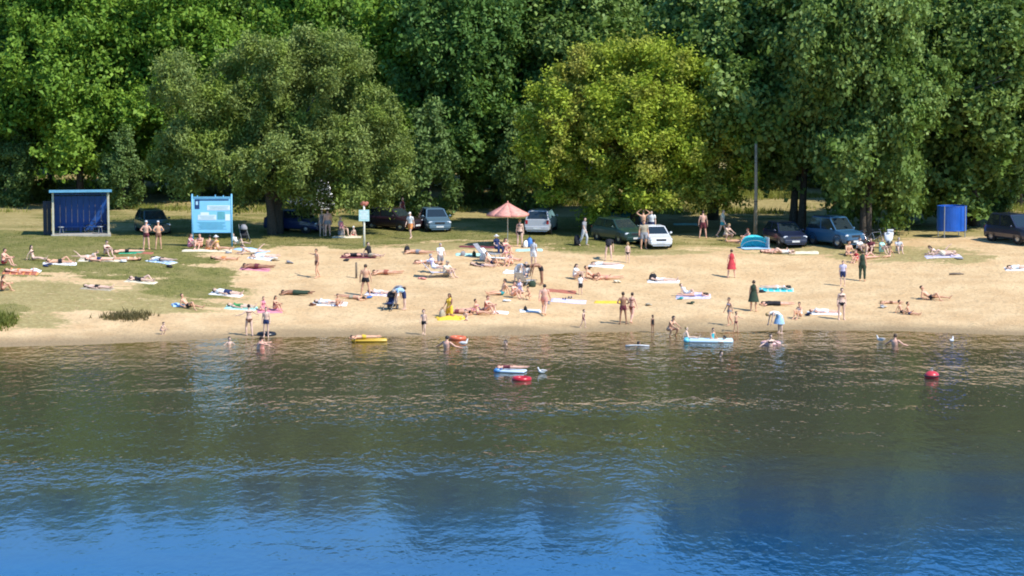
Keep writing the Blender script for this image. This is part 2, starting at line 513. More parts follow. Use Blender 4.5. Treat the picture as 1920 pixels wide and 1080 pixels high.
def plant_tree(name, tm, cm, loc, rz, label, cat="tree", group=None, scale=1.0, parts=("trunk", "crown")):
    t = empty(name, loc, rz, label, cat, group); t.scale = (scale, scale, scale) if not isinstance(scale, tuple) else scale
    if tm is not None: link(parts[0], tm, t)
    link(parts[1], cm, t)
    return t

L_WILLOW = leaf_mat("willow_leaves", (.12, .165, .03), (.33, .41, .12), (.27, .36, .06), gloss=.6)
L_YELLOW = leaf_mat("yellowing_leaves", (.25, .34, .022), (.50, .58, .07), (.36, .35, .065), gloss=.6)
L_BRIGHT = leaf_mat("bright_green_leaves", (.10, .21, .02), (.30, .46, .06), (.16, .29, .035), gloss=.55)
L_DEEP = leaf_mat("deep_green_leaves", (.06, .135, .026), (.19, .33, .08), (.10, .20, .04), gloss=.55)
L_POPLAR = leaf_mat("poplar_leaves", (.075, .135, .022), (.30, .42, .115), (.14, .23, .04), gloss=.5)
L_SHRUB = leaf_mat("shrub_leaves", (.10, .12, .02), (.24, .25, .05), gloss=.5)
L_DRY = leaf_mat("dry_weed", (.09, .075, .03), (.22, .18, .075), gloss=.7, trans=.15)
L_MEADOW = leaf_mat("meadow_blades", (.17, .20, .03), (.33, .33, .08), gloss=.6)

TREES = "trees along the edge of the wood"
# big grey-green willow left of centre
lob = [(-6.4, .3, 10.6, 2.3, 2.6, 2.4), (-1.0, .8, 11.2, 3.0, 3.4, 3.2), (3.2, -.4, 10.6, 3.5, 3.8, 3.9), (6.4, -.4, 6.2, 2.6, 3.0, 3.6), (-6.3, .3, 5.4, 2.3, 2.8, 2.8), (.4, -2.2, 5.2, 3.4, 2.4, 3.2), (4.6, -1.6, 3.9, 3.6, 2.4, 1.9), (-3.6, 1.6, 6.4, 2.0, 2.0, 3.2)]
x, y, z = at(518, 440)
plant_tree("willow_tree", trunk_mesh("trunk", BARK, 8.5, .5, lob, 3, stems=3, spread=.5),
           crown_mesh("crown", L_WILLOW, lob, 120, 105, .25, 11, rb=(1.0, 2.0), rc=(.35, .62), droop=.5, aspect=.42), (x, y + .4, z), 0,
           "broad grey-green willow with a rounded crown behind the light blue notice board", group=TREES, scale=(.85, .9, .86))
# yellowing round tree right of centre
lob = [(0, 0, 7.2, 6.2, 5.2, 5.0), (-3.2, -.4, 5.0, 4.0, 3.6, 3.9), (3.6, -.3, 5.4, 3.6, 3.6, 3.9), (.4, -2.4, 5.6, 4.6, 2.8, 4.3), (.6, 0, 9.4, 4.2, 3.8, 2.9), (-4.2, 0, 7.4, 2.7, 2.8, 2.7), (5.0, 0, 7.0, 2.1, 2.4, 2.8)]
x, y, z = at(1200, 438)
plant_tree("yellowing_tree", trunk_mesh("trunk", BARK, 8, .34, lob, 5, stems=2, spread=.4),
           crown_mesh("crown", L_YELLOW, lob, 210, 88, .215, 12, rb=(.8, 1.3), rc=(.3, .55), aspect=.55, fill=.4), (x, y + 1.6, z + .5), 0,
           "round tree with yellowing olive leaves behind the dark green car", group=TREES, scale=(1.03, .95, .94))
# poplars on the right
def poplar_lobes(seed, w, h, low=2.0):
    r = random.Random(seed); L = []
    for i in range(9):
        t = i / 8
        rr = w * (.62 + .38 * math.sin(math.pi * min(1, t * .8 + .18)))
        L.append((r.uniform(-.45, .45) * w, r.uniform(-.4, .4) * w, low + 1.4 + t * (h - low - 3), rr * r.uniform(.5, .7), rr * r.uniform(.5, .7), (h - low) * .15 * r.uniform(.9, 1.3)))
    return L
POP = []
for k, (sd, w, h) in enumerate(((21, 5.4, 17.6), (22, 5.8, 17.2), (23, 4.6, 18))):
    lo = poplar_lobes(sd, w, h, (4.6, 2.2, 6.2)[k])
    POP.append((trunk_mesh("trunk", BARK, h * .8, .36, lo, sd, stems=2 if k != 2 else 1, spread=.35, limbs=9),
                crown_mesh("crown", L_POPLAR, lo, 150, 76, .325, sd, rb=(1.0, 1.9), rc=(.4, .8), aspect=.68, fill=.35)))
for (px, d, k, rz, s, lab) in ((1487, 186, 0, .4, 1.0, "tall dark poplar with twin trunks above the navy car"),
                               (1622, 180.5, 1, 1.9, (.8, .8, 1.0), "tall spreading poplar hanging over the blue jeep and the scooter"),
                               (1836, 189.0, 1, 4.0, 1.02, "tall poplar directly behind the blue changing cabin"),
                               (1990, 190.0, 0, 2.6, 1.0, "tall poplar rising behind the dark off-roader at the right edge"),
                               (1338, 193.5, 2, .8, .97, "poplar with slim twin trunks between the yellowing tree and the wooden pole"),
                               (1560, 229, 2, 2.2, 1.08, "narrow poplar behind the blue jeep, deeper in the wood"),
                               (1750, 229, 0, 3.3, 1.02, "poplar set back in the wood left of the blue changing cabin"),
                               (1905, 205, 2, 5.0, 1.0, "poplar far back in the wood above the dark off-roader")):
    x, y, z = at_dist(px, d)
    t = plant_tree("poplar_tree", POP[k][0], POP[k][1], (x, y, z), rz, lab, group=TREES, scale=s)
    if px == 1836:
        m = MB(); q = Matrix.Rotation(-rz, 3, 'Z')
        m.tube([q @ Vector(p) for p in ((-.6, -1.5, 7.4), (-1.9, -4.9, 8.9), (-.9, -5.6, 9.5), (.3, -5.8, 10.1), (1.0, -5.7, 10.9))], [.13, .10, .08, .055, .02], 7)
        m.tube([q @ Vector(p) for p in ((-.9, -5.6, 9.5), (-.3, -5.9, 9.6), (.6, -6.1, 9.9))], [.05, .035, .012], 6)
        m.build("dead_limb", BARK_PALE, t, True)

# woodland behind
WOOD = {}
def round_lobes(seed, w, h, low):
    r = random.Random(seed); L = [(0, 0, h * .62, w * .62, w * .6, h * .34)]
    for i in range(8):
        a = i * 2.4 + r.uniform(-.4, .4); t = r.uniform(0, 1)
        L.append((math.cos(a) * w * .5, math.sin(a) * w * .5, low + 1.2 + t * (h - low - 3.2), w * r.uniform(.34, .5), w * r.uniform(.34, .5), h * r.uniform(.12, .18)))
    L.append((0, 0, h - 2.2, w * .42, w * .42, 2.4))
    return L
for key, m, sd, w, h, low, asp in (("bright", L_BRIGHT, 31, 5.2, 15.6, 3.0, .6), ("bright2", L_BRIGHT, 32, 4.6, 16.2, 3.4, .6), ("deep", L_DEEP, 33, 5.0, 15.8, 1.2, .6),
                                   ("deep2", L_DEEP, 34, 5.6, 16.4, 2.0, .6)):
    lo = round_lobes(sd, w, h, low)
    WOOD[key] = (trunk_mesh("trunk", BARK, h * .7, .28, lo, sd, limbs=8), crown_mesh("crown", m, lo, 120, 64, .31, sd, rb=(1.0, 1.9), rc=(.4, .72), aspect=asp))
WOOD["grey"] = POP[2]
rows = []
rr = random.Random(5)
front = [(-70, 206, "bright2"), (48, 209, "deep"), (150, 205, "bright"), (262, 210, "bright2"), (372, 207, "bright"), (470, 213, "deep2"), (570, 207, "bright2"), (668, 210, "deep"),
         (758, 205, "bright"), (842, 203, "deep"), (930, 206, "bright2"), (1012, 209, "deep2"), (1096, 205, "grey"), (1190, 228, "deep"), (1268, 227, "deep"), (1400, 228, "grey"), (1480, 227, "deep2"), (1620, 228, "deep"), (1700, 227, "deep2"), (1850, 213, "deep2"), (1980, 210, "deep")]
where = {-70: "past the left edge", 48: "left of the blue shelter", 150: "above the blue shelter", 262: "between the shelter and the notice board", 372: "above the notice board", 470: "behind the willow's left half",
         570: "behind the top of the willow", 668: "behind the willow's right shoulder", 758: "just right of the willow", 842: "above the blue-grey car", 930: "above the salmon parasol, left of the yellowing tree",
         1012: "over the silver estate car", 1096: "behind the left of the yellowing tree", 1190: "behind the middle of the yellowing tree", 1268: "behind the right of the yellowing tree", 1400: "behind the wooden pole",
         1480: "behind the twin-trunk poplar", 1620: "behind the blue jeep", 1700: "left of the blue cabin", 1850: "right of the blue cabin", 1980: "past the right edge"}
hue = {"bright": "bright green leafy tree", "bright2": "fresh green tall tree", "deep": "deep green leafy tree", "deep2": "dark green broad tree", "grey": "grey-green slim tree"}
for (px, d, k) in front:
    x, y, z = at_dist(px, d)
    plant_tree("woodland_tree", *WOOD[k], (x, y, z), rr.uniform(0, 6.28), "%s in the wood, %s" % (hue[k], where[px]), group=TREES, scale=rr.uniform(.94, 1.06))
ks = ["bright", "deep", "bright2", "deep2", "deep", "bright", "deep2", "grey"]
for row, (d0, n, dx) in enumerate(((222, 20, 112), (240, 19, 122))):
    for i in range(n):
        px = -120 + i * dx + rr.uniform(-22, 22) + row * 40
        k = ks[rr.randrange(len(ks))] if px < 1050 else rr.choice(["deep", "deep2", "grey"])
        x, y, z = at_dist(px, d0 + rr.uniform(-4, 4) + (5 if row == 0 and 1130 < px < 1830 else 0))
        plant_tree("woodland_tree", *WOOD[k], (x, y, z), rr.uniform(0, 6.28), "tree deep in the wood, mostly hidden behind the front row of trees", group="trees deep in the wood", scale=rr.uniform(.92, 1.06))
# saplings and shrubs at the wood's edge
lo = [(0, 0, 2.6, 1.3, 1.2, 2.3), (.3, 0, 4.6, .8, .8, 1.5), (-.5, -.2, 1.6, 1.0, 1.0, 1.3)]
SAP = (trunk_mesh("stem", BARK, 3.4, .08, lo, 41, limbs=3), crown_mesh("foliage", leaf_mat("sapling_leaves", (.075, .135, .035), (.22, .33, .10), gloss=.55), lo, 34, 40, .22, 41, rb=(.4, .7), rc=(.2, .36), aspect=.5))
for (px, d, s, lab) in ((806, 193, 1.25, "pale grey-green sapling between the willow and the blue-grey car"), (985, 199, 1.15, "leafy sapling behind the silver estate car"),
                        (232, 200, .9, "low leafy sapling right of the blue shelter"), (905, 204, .8, "small sapling behind the salmon parasol"),
                        (1550, 221, 1.0, "bushy sapling behind the navy car"), (20, 203, 1.0, "leafy sapling at the left edge of the wood"), (1885, 199, .8, "sapling behind the dark off-roader")):
    x, y, z = at_dist(px, d)
    plant_tree("sapling", *SAP, (x, y, z), px * .7, lab, "shrub", "saplings at the edge of the wood", s, ("stem", "foliage"))
lo = [(0, 0, .9, 1.5, 1.1, .95), (.9, .2, .7, 1.0, .9, .8), (-1.0, 0, .8, 1.0, .9, .85)]
BUSH = (None, crown_mesh("foliage", L_SHRUB, lo, 26, 40, .2, 42, rb=(.3, .5), rc=(.16, .3), aspect=.4))
for (px, d, s, lab) in ((1738, 206, 1.25, "lime-green bush in the sun left of the blue cabin"), (1862, 205, 1.1, "yellow-green bush between the blue cabin and the off-roader"),
                        (1445, 219, 1.0, "yellowish bush behind the wooden pole"), (1395, 220, .9, "yellowish bush between the twin trunks and the wooden pole"),
                        (70, 207, .9, "yellow-green bush left of the blue shelter"), (650, 207, .7, "low bush behind the white pole sign"), (1090, 209, .9, "low yellowish bush right of the silver car")):
    x, y, z = at_dist(px, d)
    o = link("bush", BUSH[1]); o.location = (x, y, z); o.rotation_euler = (0, 0, px); o.scale = (s,) * 3
    tag(o, lab, "bush", "bushes at the edge of the wood")

def tufts(name, pts, h, m, label=None, seed=1, blades=5, spread=.12, kind="stuff", cat=None, width=.25):
    r = np.random.default_rng(seed)
    n = len(pts) * blades
    B = np.repeat(np.array(pts), blades, 0) + np.concatenate([r.normal(0, spread, (n, 2)), np.zeros((n, 1))], 1)
    hh = h * r.uniform(.5, 1.3, n); a = r.uniform(0, 6.28, n)
    lean = np.stack([r.normal(0, .35, n), r.normal(0, .35, n), np.ones(n)], 1) * hh[:, None]
    s = np.stack([np.cos(a), np.sin(a), np.zeros(n)], 1) * (hh * width)[:, None] * .5
    V = np.stack([B - s, B + s, B + lean], 1).reshape(-1, 3); F = np.arange(3 * n, dtype=np.int32).reshape(-1, 3)
    me = np_mesh(name, V, F); attr(me, "tint", np.repeat(r.random(n), 3)); me.materials.append(m)
    return tag(link(name, me), label, cat, None, kind)
L_GRASS = leaf_mat("lawn_blades", (.09, .12, .022), (.21, .21, .05), gloss=.6)
r = np.random.default_rng(9)
X = r.uniform(-33, 33, 90000); Y = r.uniform(150, 200, 90000)
g, d = grass_mask(X, Y)
keep = r.random(len(X)) < np.clip(g - .25, 0, 1) * .55
X, Y = X[keep], Y[keep]
tufts("grass", np.stack([X, Y, ground(X, Y) - .02], 1), .09, L_GRASS, "short patchy grass growing on the bank and the lawn", 3, 4, .16)
X = r.uniform(-38, 38, 26000); Y = r.uniform(198, 232, 26000)
keep = fbm(X / 6, Y / 4, 55) > .52; X, Y = X[keep], Y[keep]
tufts("meadow_grass", np.stack([X, Y, ground(X, Y) - .02], 1), .38, L_MEADOW, "tall yellow-green meadow grass behind the lawn under the trees", 4, 4, .3, width=.16)
# weeds near the water on the left
x, y, z = at(236, 596)
q = r.normal(0, 1, (240, 2)) * np.array([.55, .62]); P = np.stack([x + q[:, 0] + q[:, 1] * .25, y + q[:, 1] * .8, ground(x + q[:, 0], y + q[:, 1]) - .02], 1)
tufts("weed_clump", P, .26, L_DRY, "brown withered weed clump on the bare sand left of the water", 5, 5, .08, kind="thing", cat="plant")
x, y, z = at(4, 606)
q = r.normal(0, 1, (200, 2)) * np.array([.45, .8]); P = np.stack([x - .2 + q[:, 0], y + q[:, 1], ground(x + q[:, 0], y + q[:, 1]) - .02], 1)
tufts("weed_clump", P, .30, L_SHRUB, "green weeds at the water's edge in the far left corner", 6, 5, .1, kind="thing", cat="plant")
# ------------------------------------------------------------------ people
SKIN = {"fair": mat("fair_skin", (.74, .49, .37), .55, var=.06), "pink": mat("sunburnt_skin", (.80, .44, .31), .55, var=.06),
        "tan": mat("tanned_skin", (.70, .385, .235), .5, var=.06), "brown": mat("dark_tan_skin", (.33, .16, .09), .5, var=.06)}
HAIR = {"black": mat("black_hair", (.016, .012, .010), .5), "brown": mat("brown_hair", (.055, .03, .016), .5), "blond": mat("blond_hair", (.38, .25, .10), .5),
        "grey": mat("grey_hair", (.33, .31, .29), .6), "red": mat("reddish_hair", (.16, .05, .02), .5)}
CLOTH = {k: mat(k.replace(" ", "_") + "_cloth", c, .9, var=.16, scale=7, bump=.6) for k, c in {
    "black": (.014, .014, .018), "white": (.80, .80, .78), "red": (.55, .05, .06), "pink": (.68, .26, .32), "maroon": (.17, .035, .045), "navy": (.02, .035, .11),
    "blue": (.06, .19, .50), "light blue": (.38, .58, .78), "teal": (.04, .34, .36), "turquoise": (.06, .55, .62), "green": (.05, .26, .08), "dark green": (.03, .055, .03),
    "yellow": (.80, .52, .05), "orange": (.80, .30, .10), "grey": (.28, .28, .30), "cream": (.74, .66, .48), "lavender": (.60, .56, .72), "mint": (.42, .72, .62),
    "brown": (.22, .10, .06), "khaki": (.40, .34, .24), "salmon": (.74, .32, .25), "emerald": (.03, .40, .22), "rust": (.40, .13, .08), "light grey": (.55, .56, .57)}.items()}
EYE = mat("eye_dark", (.02, .015, .012), .3); LIP = mat("lips", (.36, .10, .09), .5)

def V3(*a): return Vector(a)
# directions in the body's own frame: x = its left, -y = its front, z = up
DN = V3(0, 0, -1)
def pose(**k):
    d = dict(base=None, t0=(0, 0, 1), t1=(0, 0, 1), hd=(0, -.08, 1), hf=(0, -1, 0),
             ua=((.16, .03, -1), (-.16, .03, -1)), fa=((.10, -.14, -1), (-.10, -.14, -1)),
             th=((.07, 0, -1), (-.07, 0, -1)), sh=((.02, .05, -1), (-.02, .05, -1)), ft=((.12, -1, -.12), (-.12, -1, -.12)))
    d.update(k); return d
SUP = "supine"; PRO = "prone"
POSES = {
    "stand": pose(),
    "stand_wide": pose(th=((.2, -.04, -1), (-.2, -.04, -1)), sh=((.12, .05, -1), (-.12, .05, -1)), ua=((.3, 0, -1), (-.3, 0, -1))),
    "hips": pose(ua=((.62, .30, -.8), (-.62, .30, -.8)), fa=((-.75, -.42, -.35), (.75, -.42, -.35)), th=((.13, 0, -1), (-.13, 0, -1)), sh=((.08, .04, -1), (-.08, .04, -1))),
    "walk": pose(t1=(0, -.06, 1), th=((.04, -.42, -1), (-.04, .28, -1)), sh=((.0, .12, -1), (0, .62, -1)), ua=((.14, .38, -1), (-.14, -.34, -1)), fa=((.06, .12, -1), (-.06, -.62, -1)), ft=((.1, -1, -.05), (-.1, -1, -.6))),
    "arms_up": pose(ua=((.85, -.05, .55), (-.85, -.05, .55)), fa=((-.72, .05, .62), (.72, .05, .62)), th=((.1, 0, -1), (-.1, 0, -1))),
    "reach": pose(ua=((.2, .05, -1), (-1, -.1, -.02)), fa=((.1, -.4, -.9), (-1, -.05, .06)), th=((.04, -.3, -1), (-.05, .22, -1)), sh=((0, .1, -1), (0, .5, -1)), t1=(.06, -.08, 1)),
    "bend": pose(t0=(0, -.55, .8), t1=(0, -.96, .05), hd=(0, -.9, -.25), hf=(0, -.3, -1), ua=((.08, -.25, -1), (-.08, -.25, -1)), fa=((.0, -.18, -1), (0, -.18, -1)),
                 th=((.16, .06, -1), (-.16, .10, -1)), sh=((.06, .02, -1), (-.06, .04, -1))),
    "crouch": pose(t0=(0, -.32, .95), t1=(0, -.5, .9), hd=(0, -.3, 1), ua=((.12, -.75, -.65), (-.12, -.75, -.65)), fa=((-.1, -.8, -.4), (.1, -.8, -.4)),
                   th=((.32, -.95, .12), (-.32, -.95, .12)), sh=((-.05, .42, -.95), (.05, .42, -.95)), ft=((.1, -1, -.1), (-.1, -1, -.1))),
    "kneel": pose(th=((.12, -.12, -1), (-.12, -.12, -1)), sh=((.05, 1, -.06), (-.05, 1, -.06)), ft=((0, 1, -.25), (0, 1, -.25)), ua=((.2, -.35, -1), (-.2, -.35, -1)), fa=((-.2, -.8, -.5), (.2, -.8, -.5))),
    "sit_knees": pose(t0=(0, .18, 1), t1=(0, -.22, 1), hd=(0, -.2, 1), th=((.12, -.78, .68), (-.12, -.78, .68)), sh=((-.03, -.42, -.92), (.03, -.42, -.92)), ft=((.08, -1, -.15), (-.08, -1, -.15)),
                      ua=((.22, -.72, -.62), (-.22, -.72, -.62)), fa=((-.30, -.92, .05), (.30, -.92, .05))),
    "sit_long": pose(t0=(0, .35, 1), t1=(0, .28, 1), hd=(0, .05, 1), th=((.12, -1, .10), (-.12, -1, .16)), sh=((.03, -1, -.10), (-.02, -1, -.18)), ft=((.25, -.4, 1), (-.25, -.4, 1)),
                     ua=((.22, .62, -.85), (-.22, .62, -.85)), fa=((.10, .28, -1), (-.10, .28, -1))),
    "sit_cross": pose(t0=(0, .05, 1), t1=(0, -.18, 1), hd=(0, -.2, 1), th=((.72, -.75, .04), (-.72, -.75, .04)), sh=((-.95, -.18, -.12), (.95, -.02, -.06)), ft=((-.7, -.8, 0), (.7, -.8, 0)),
                      ua=((.2, -.35, -1), (-.2, -.35, -1)), fa=((.12, -.9, -.35), (-.12, -.9, -.35))),
    "sit_chair": pose(t0=(0, .22, 1), t1=(0, .2, 1), hd=(0, 0, 1), th=((.12, -1, .02), (-.12, -1, .02)), sh=((.03, -.18, -1), (-.03, -.18, -1)), ua=((.15, -.2, -1), (-.15, -.2, -1)), fa=((.0, -1, -.15), (0, -1, -.15))),
    "recline": pose(t0=(0, .85, .45), t1=(0, .72, .72), hd=(0, .4, 1), hf=(0, -1, .1), th=((.1, -1, .08), (-.1, -.74, .66)), sh=((.02, -1, -.06), (-.02, -.42, -.9)), ft=((.2, -.5, 1), (-.1, -1, -.2)),
                    ua=((.2, .12, -1), (-.2, .12, -1)), fa=((.1, -.95, -.12), (-.1, -.95, -.12))),
    "lie_back": pose(base=SUP, ua=((.4, .04, -1), (-.4, .04, -1)), fa=((.12, .08, -1), (-.12, .08, -1)), th=((.12, .0, -1), (-.12, .0, -1)), ft=((.35, -1, -.3), (-.35, -1, -.3)), hd=(0, 0, 1)),
    "lie_knee": pose(base=SUP, ua=((.95, .08, .35), (-.95, .08, .35)), fa=((-.75, .1, .8), (.75, .1, .8)), th=((.1, -.62, -.8), (-.12, 0, -1)), sh=((0, .74, -.72), (-.02, 0, -1)), hd=(0, -.1, 1)),
    "lie_prone": pose(base=PRO, ua=((.85, -.12, .6), (-.85, -.12, .6)), fa=((-.72, -.1, .62), (.72, -.1, .62)), th=((.14, 0, -1), (-.14, 0, -1)), sh=((.04, .02, -1), (-.04, .02, -1)), ft=((.2, .1, -1), (-.2, .1, -1)), hd=(0, .12, 1), hf=(.7, -.6, .1)),
    "prone_up": pose(base=PRO, t0=(0, .12, 1), t1=(0, .52, .9), hd=(0, .75, .6), hf=(0, -.35, 1), ua=((.25, -.95, .35), (-.25, -.95, .35)), fa=((-.15, -.1, 1), (.15, -.1, 1)), th=((.13, 0, -1), (-.13, 0, -1)),
                     sh=((.03, .02, -1), (-.03, .75, -.65)), ft=((.1, .1, -1), (-.1, .5, -.8))),
    "swim": pose(t0=(0, -.2, 1), t1=(0, -.25, 1), hd=(0, -.15, 1), ua=((.75, -.7, -.1), (-.75, -.7, -.1)), fa=((.2, -1, .02), (-.2, -1, .02)), th=((.15, -.2, -1), (-.15, .2, -1)), sh=((.05, .4, -1), (-.05, .6, -1))),
    "wade": pose(ua=((.75, -.1, -.6), (-.75, -.1, -.6)), fa=((.6, -.5, -.2), (-.6, -.5, -.2)), th=((.05, -.3, -1), (-.05, .15, -1)), sh=((0, .1, -1), (0, .25, -1))),
}
BASES = {None: Matrix.Identity(3),
         SUP: Matrix((V3(0, 1, 0), V3(0, 0, -1), V3(-1, 0, 0))).transposed(),      # columns: images of x, y, z -> head at -x, face up
         PRO: Matrix((V3(0, -1, 0), V3(0, 0, 1), V3(-1, 0, 0))).transposed()}

def hand(mb, w, d, side, nrm):
    """palm, four bent fingers and a thumb; w wrist, d along the forearm, side towards the thumb, nrm palm side"""
    n = d.cross(side).normalized()
    if n.dot(nrm) < 0: n = -n
    def pt(a, b, c): return w + d * a + side * b + n * c
    mb.tube([pt(-.02, 0, 0), pt(.03, 0, 0), pt(.09, -.004, .006)], [(.026, .018), (.038, .016), (.040, .012)], 8, lat=side)
    for k, (off, L) in enumerate(((.030, .070), (.010, .080), (-.011, .074), (-.031, .058))):
        p0 = pt(.082, off, .006); p1 = pt(.082 + L * .55, off * 1.12, .014); p2 = pt(.082 + L * .92, off * 1.15, .034)
        mb.tube([p0, p1, p2], [.0095, .009, .007], 5, lat=side)
    mb.tube([pt(.018, .03, .006), pt(.052, .058, .016), pt(.083, .066, .026)], [.013, .011, .008], 5, lat=n)

_bodies = {}
def body(pname, sex):
    key = (pname, sex)
    if key in _bodies: return _bodies[key]
    P = POSES[pname]; B = BASES[P["base"]]
    def D(v): return (B @ Vector(v)).normalized()
    kid = sex == "c"; fem = sex == "f"
    sw, hw = (.178, .088) if sex == "m" else ((.150, .092) if fem else (.155, .080))
    LIMB = .92 if kid else 1.0; HEAD = 1.30 if kid else (1.0 if sex == "m" else 1.02)
    t0, t1 = D(P["t0"]), D(P["t1"]); X = B @ V3(1, 0, 0)
    pel = V3(0, 0, 0); waist = pel + t0 * .19; neck = waist + t1 * .33
    front0 = t0.cross(X) * -1; front1 = t1.cross(X) * -1
    f0 = B @ V3(0, -1, 0)
    if front1.dot(f0) < 0 and P["base"] is None and abs(front1.dot(f0)) > .3: front1 = -front1
    mb = MB()
    if sex == "f":
        prof = [(-.10, .07, .07), (-.06, .145, .10), (.0, .172, .112), (.09, .150, .098), (.19, .118, .085), (.30, .138, .095), (.40, .148, .10), (.46, .135, .078), (.52, .06, .055)]
    elif sex == "m":
        prof = [(-.10, .07, .07), (-.06, .14, .10), (.0, .160, .108), (.09, .150, .105), (.19, .142, .102), (.30, .162, .112), (.40, .176, .112), (.46, .158, .085), (.52, .066, .06)]
    else:
        prof = [(-.10, .06, .07), (-.06, .125, .095), (.0, .142, .10), (.09, .136, .10), (.19, .128, .10), (.30, .140, .10), (.40, .150, .095), (.46, .130, .075), (.52, .055, .05)]
    pts = [(pel + t0 * t if t <= .19 else waist + t1 * (t - .19)) for t, _, _ in prof]
    mb.tube(pts, [(a, b) for _, a, b in prof], 14, lat=X)
    if fem:
        c = waist + t1 * .20
        for s in (-1, 1): mb.ball(c + X * (.072 * s) + front1 * .075, (.062, .062, .062), 10, 7)
    hd, hf = D(P["hd"]), D(P["hf"]); hf = (hf - hd * hf.dot(hd)).normalized(); hl = hd.cross(hf)
    hr = Matrix((hl, -hf, hd)).transposed()           # head frame: x left, -y front, z up
    nb = neck + hd * .03; hc = neck + hd * (.17 * (1.08 if kid else 1)) + hf * .02
    mb.tube([neck - t1 * .03, neck + hd * .04, hc - hf * .012], [.062, .052 if sex != "m" else .058, .05], 10)
    def H(p): return hc + hr @ (Vector(p) * HEAD)
    hb = MB()
    hb.ball((0, .012, .022), (.074, .094, .092), 14, 10); hb.ball((0, -.022, -.045), (.058, .066, .068), 12, 8)
    hb.ball((0, -.062, -.092), (.03, .026, .02), 8, 6)                          # chin
    hb.tube([(0, -.082, .018), (0, -.100, -.012), (0, -.110, -.030)], [.010, .014, .017], 6)   # nose
    for s in (-1, 1): hb.ball((.074 * s, .008, -.008), (.014, .022, .034), 8, 6); hb.ball((.03 * s, -.078, .022), (.024, .012, .01), 6, 5)
    mb.add([H(p) for p in hb.v], hb.f)
    segs = [("torso0", pel - t0 * .08, waist, .13), ("torso1", waist, neck - t1 * .05, .13), ("neck", neck, hc - hd * .06, .05), ("head", hc - hd * .05, hc + hd * .05, .08 * HEAD)]
    wr = []
    low = []
    for i, s in enumerate((1, -1)):
        sh = neck - t1 * .065 + X * (sw * s)
        u = D(P["ua"][i]); f = D(P["fa"][i])
        el = sh + u * .285 * LIMB; w = el + f * .25 * LIMB
        k = .86 if fem else (.82 if kid else 1)
        mb.ball(sh - X * (.012 * s), .062 * k, 10, 7)
        mb.tube([sh - u * .01, sh + u * .08, el - u * .05, el], [.054 * k, .050 * k, .041 * k, .038 * k], 10)
        mb.tube([el - f * .01, el + f * .06, el + f * .15, w + f * .02], [.038 * k, .043 * k, .036 * k, .026 * k], 10)
        segs += [("uarm", sh, el, .045), ("farm", el, w, .035)]
        wr.append((w, f, s))
        hp = pel - t0 * .035 + X * (hw * s)
        a = D(P["th"][i]); b = D(P["sh"][i]); c = D(P["ft"][i])
        kn = hp + a * .425 * LIMB; an = kn + b * .405 * LIMB
        k = 1.05 if fem else (.85 if kid else 1)
        mb.tube([hp - a * .03, hp + a * .06, hp + a * .22, kn - a * .06, kn], [.082 * k, .088 * k, .073 * k, .057 * k, .053 * k], 12)
        mb.tube([kn - b * .015, kn + b * .10, kn + b * .20, an - b * .06, an], [.053 * k, .058 * k, .050 * k, .036 * k, .034 * k], 12)
        heel = an + b * .045 - c * .045; up = -(b - c * b.dot(c)).normalized()
        mb.ball(heel + up * .008, .037, 8, 6)
        mb.tube([heel + up * .012, an + b * .03 + c * .05, an + b * .045 + c * .115, an + b * .058 + c * .175, an + b * .062 + c * .20], [(.034, .036), (.038, .036), (.045, .026), (.042, .018), (.025, .010)], 9, lat=c.cross(up))
        segs += [("thigh", hp, kn, .075), ("shin", kn, an, .05), ("foot", an + b * .03, an + b * .05 + c * .18, .035)]
    # one continuous skin
    me0 = mb.mesh("tmp"); o = bpy.data.objects.new("tmp", me0); COL.objects.link(o)
    md = o.modifiers.new("r", 'REMESH'); md.mode = 'VOXEL'; md.voxel_size = .023 if sex != "c" else .021
    sm = o.modifiers.new("s", 'SMOOTH'); sm.factor = .5; sm.iterations = 2
    dg = bpy.context.evaluated_depsgraph_get(); ev = o.evaluated_get(dg); em = ev.to_mesh()
    nv = len(em.vertices); co = np.empty(nv * 3, np.float32); em.vertices.foreach_get("co", co); co = co.reshape(-1, 3).astype(float)
    nr = np.empty(nv * 3, np.float32); em.vertices.foreach_get("normal", nr); nr = nr.reshape(-1, 3).astype(float)
    faces = [tuple(p.vertices) for p in em.polygons]
    ev.to_mesh_clear(); bpy.data.objects.remove(o); bpy.data.meshes.remove(me0)
    best = np.full(nv, 9.0); lab = np.zeros(nv, int); tt = np.zeros(nv)
    for k, (nm, p, q, rad) in enumerate(segs):
        p = np.array(p); d = np.array(q) - p; L2 = d @ d
        t = ((co - p) @ d) / L2; tc = np.clip(t, 0, 1)
        dist = np.linalg.norm(co - (p + tc[:, None] * d), axis=1) - rad
        m = dist < best; best[m] = dist[m]; lab[m] = k; tt[m] = t[m]
    names = np.array([s[0] for s in segs])[lab]
    tau = np.where(names == "torso0", -.08 + tt * .27, np.where(names == "torso1", .19 + tt * .28, 9.0))
    hloc = ((co - np.array(hc)) @ np.array(hr)) / HEAD
    fb = MB(); fb.v = [tuple(c) for c in co]; fb.f = list(faces); fb.m = [0] * len(faces)
    for w, f, s in wr:
        side = (front1 + X * (-.3 * s)); side = (side - f * side.dot(f))
        if side.length < .2: side = t1 - f * t1.dot(f)
        side.normalize(); hand(fb, w, f, side, X * -s)
    fb.mi = 1
    for s in (-1, 1): fb.ball(H((.031 * s, -.076, .004)), .0135 * HEAD, 6, 5)
    fb.mi = 2
    fb.ball(H((0, -.083, -.060)), (.022, .008, .007), 8, 5, rot=hr)
    zmin = min(v[2] for v in fb.v)
    if pname in ("sit_knees", "sit_long", "sit_cross", "recline"): zmin = min(zmin + .015, co[names == "torso0"][:, 2].min() + .02)
    off = np.array([0, 0, -zmin])
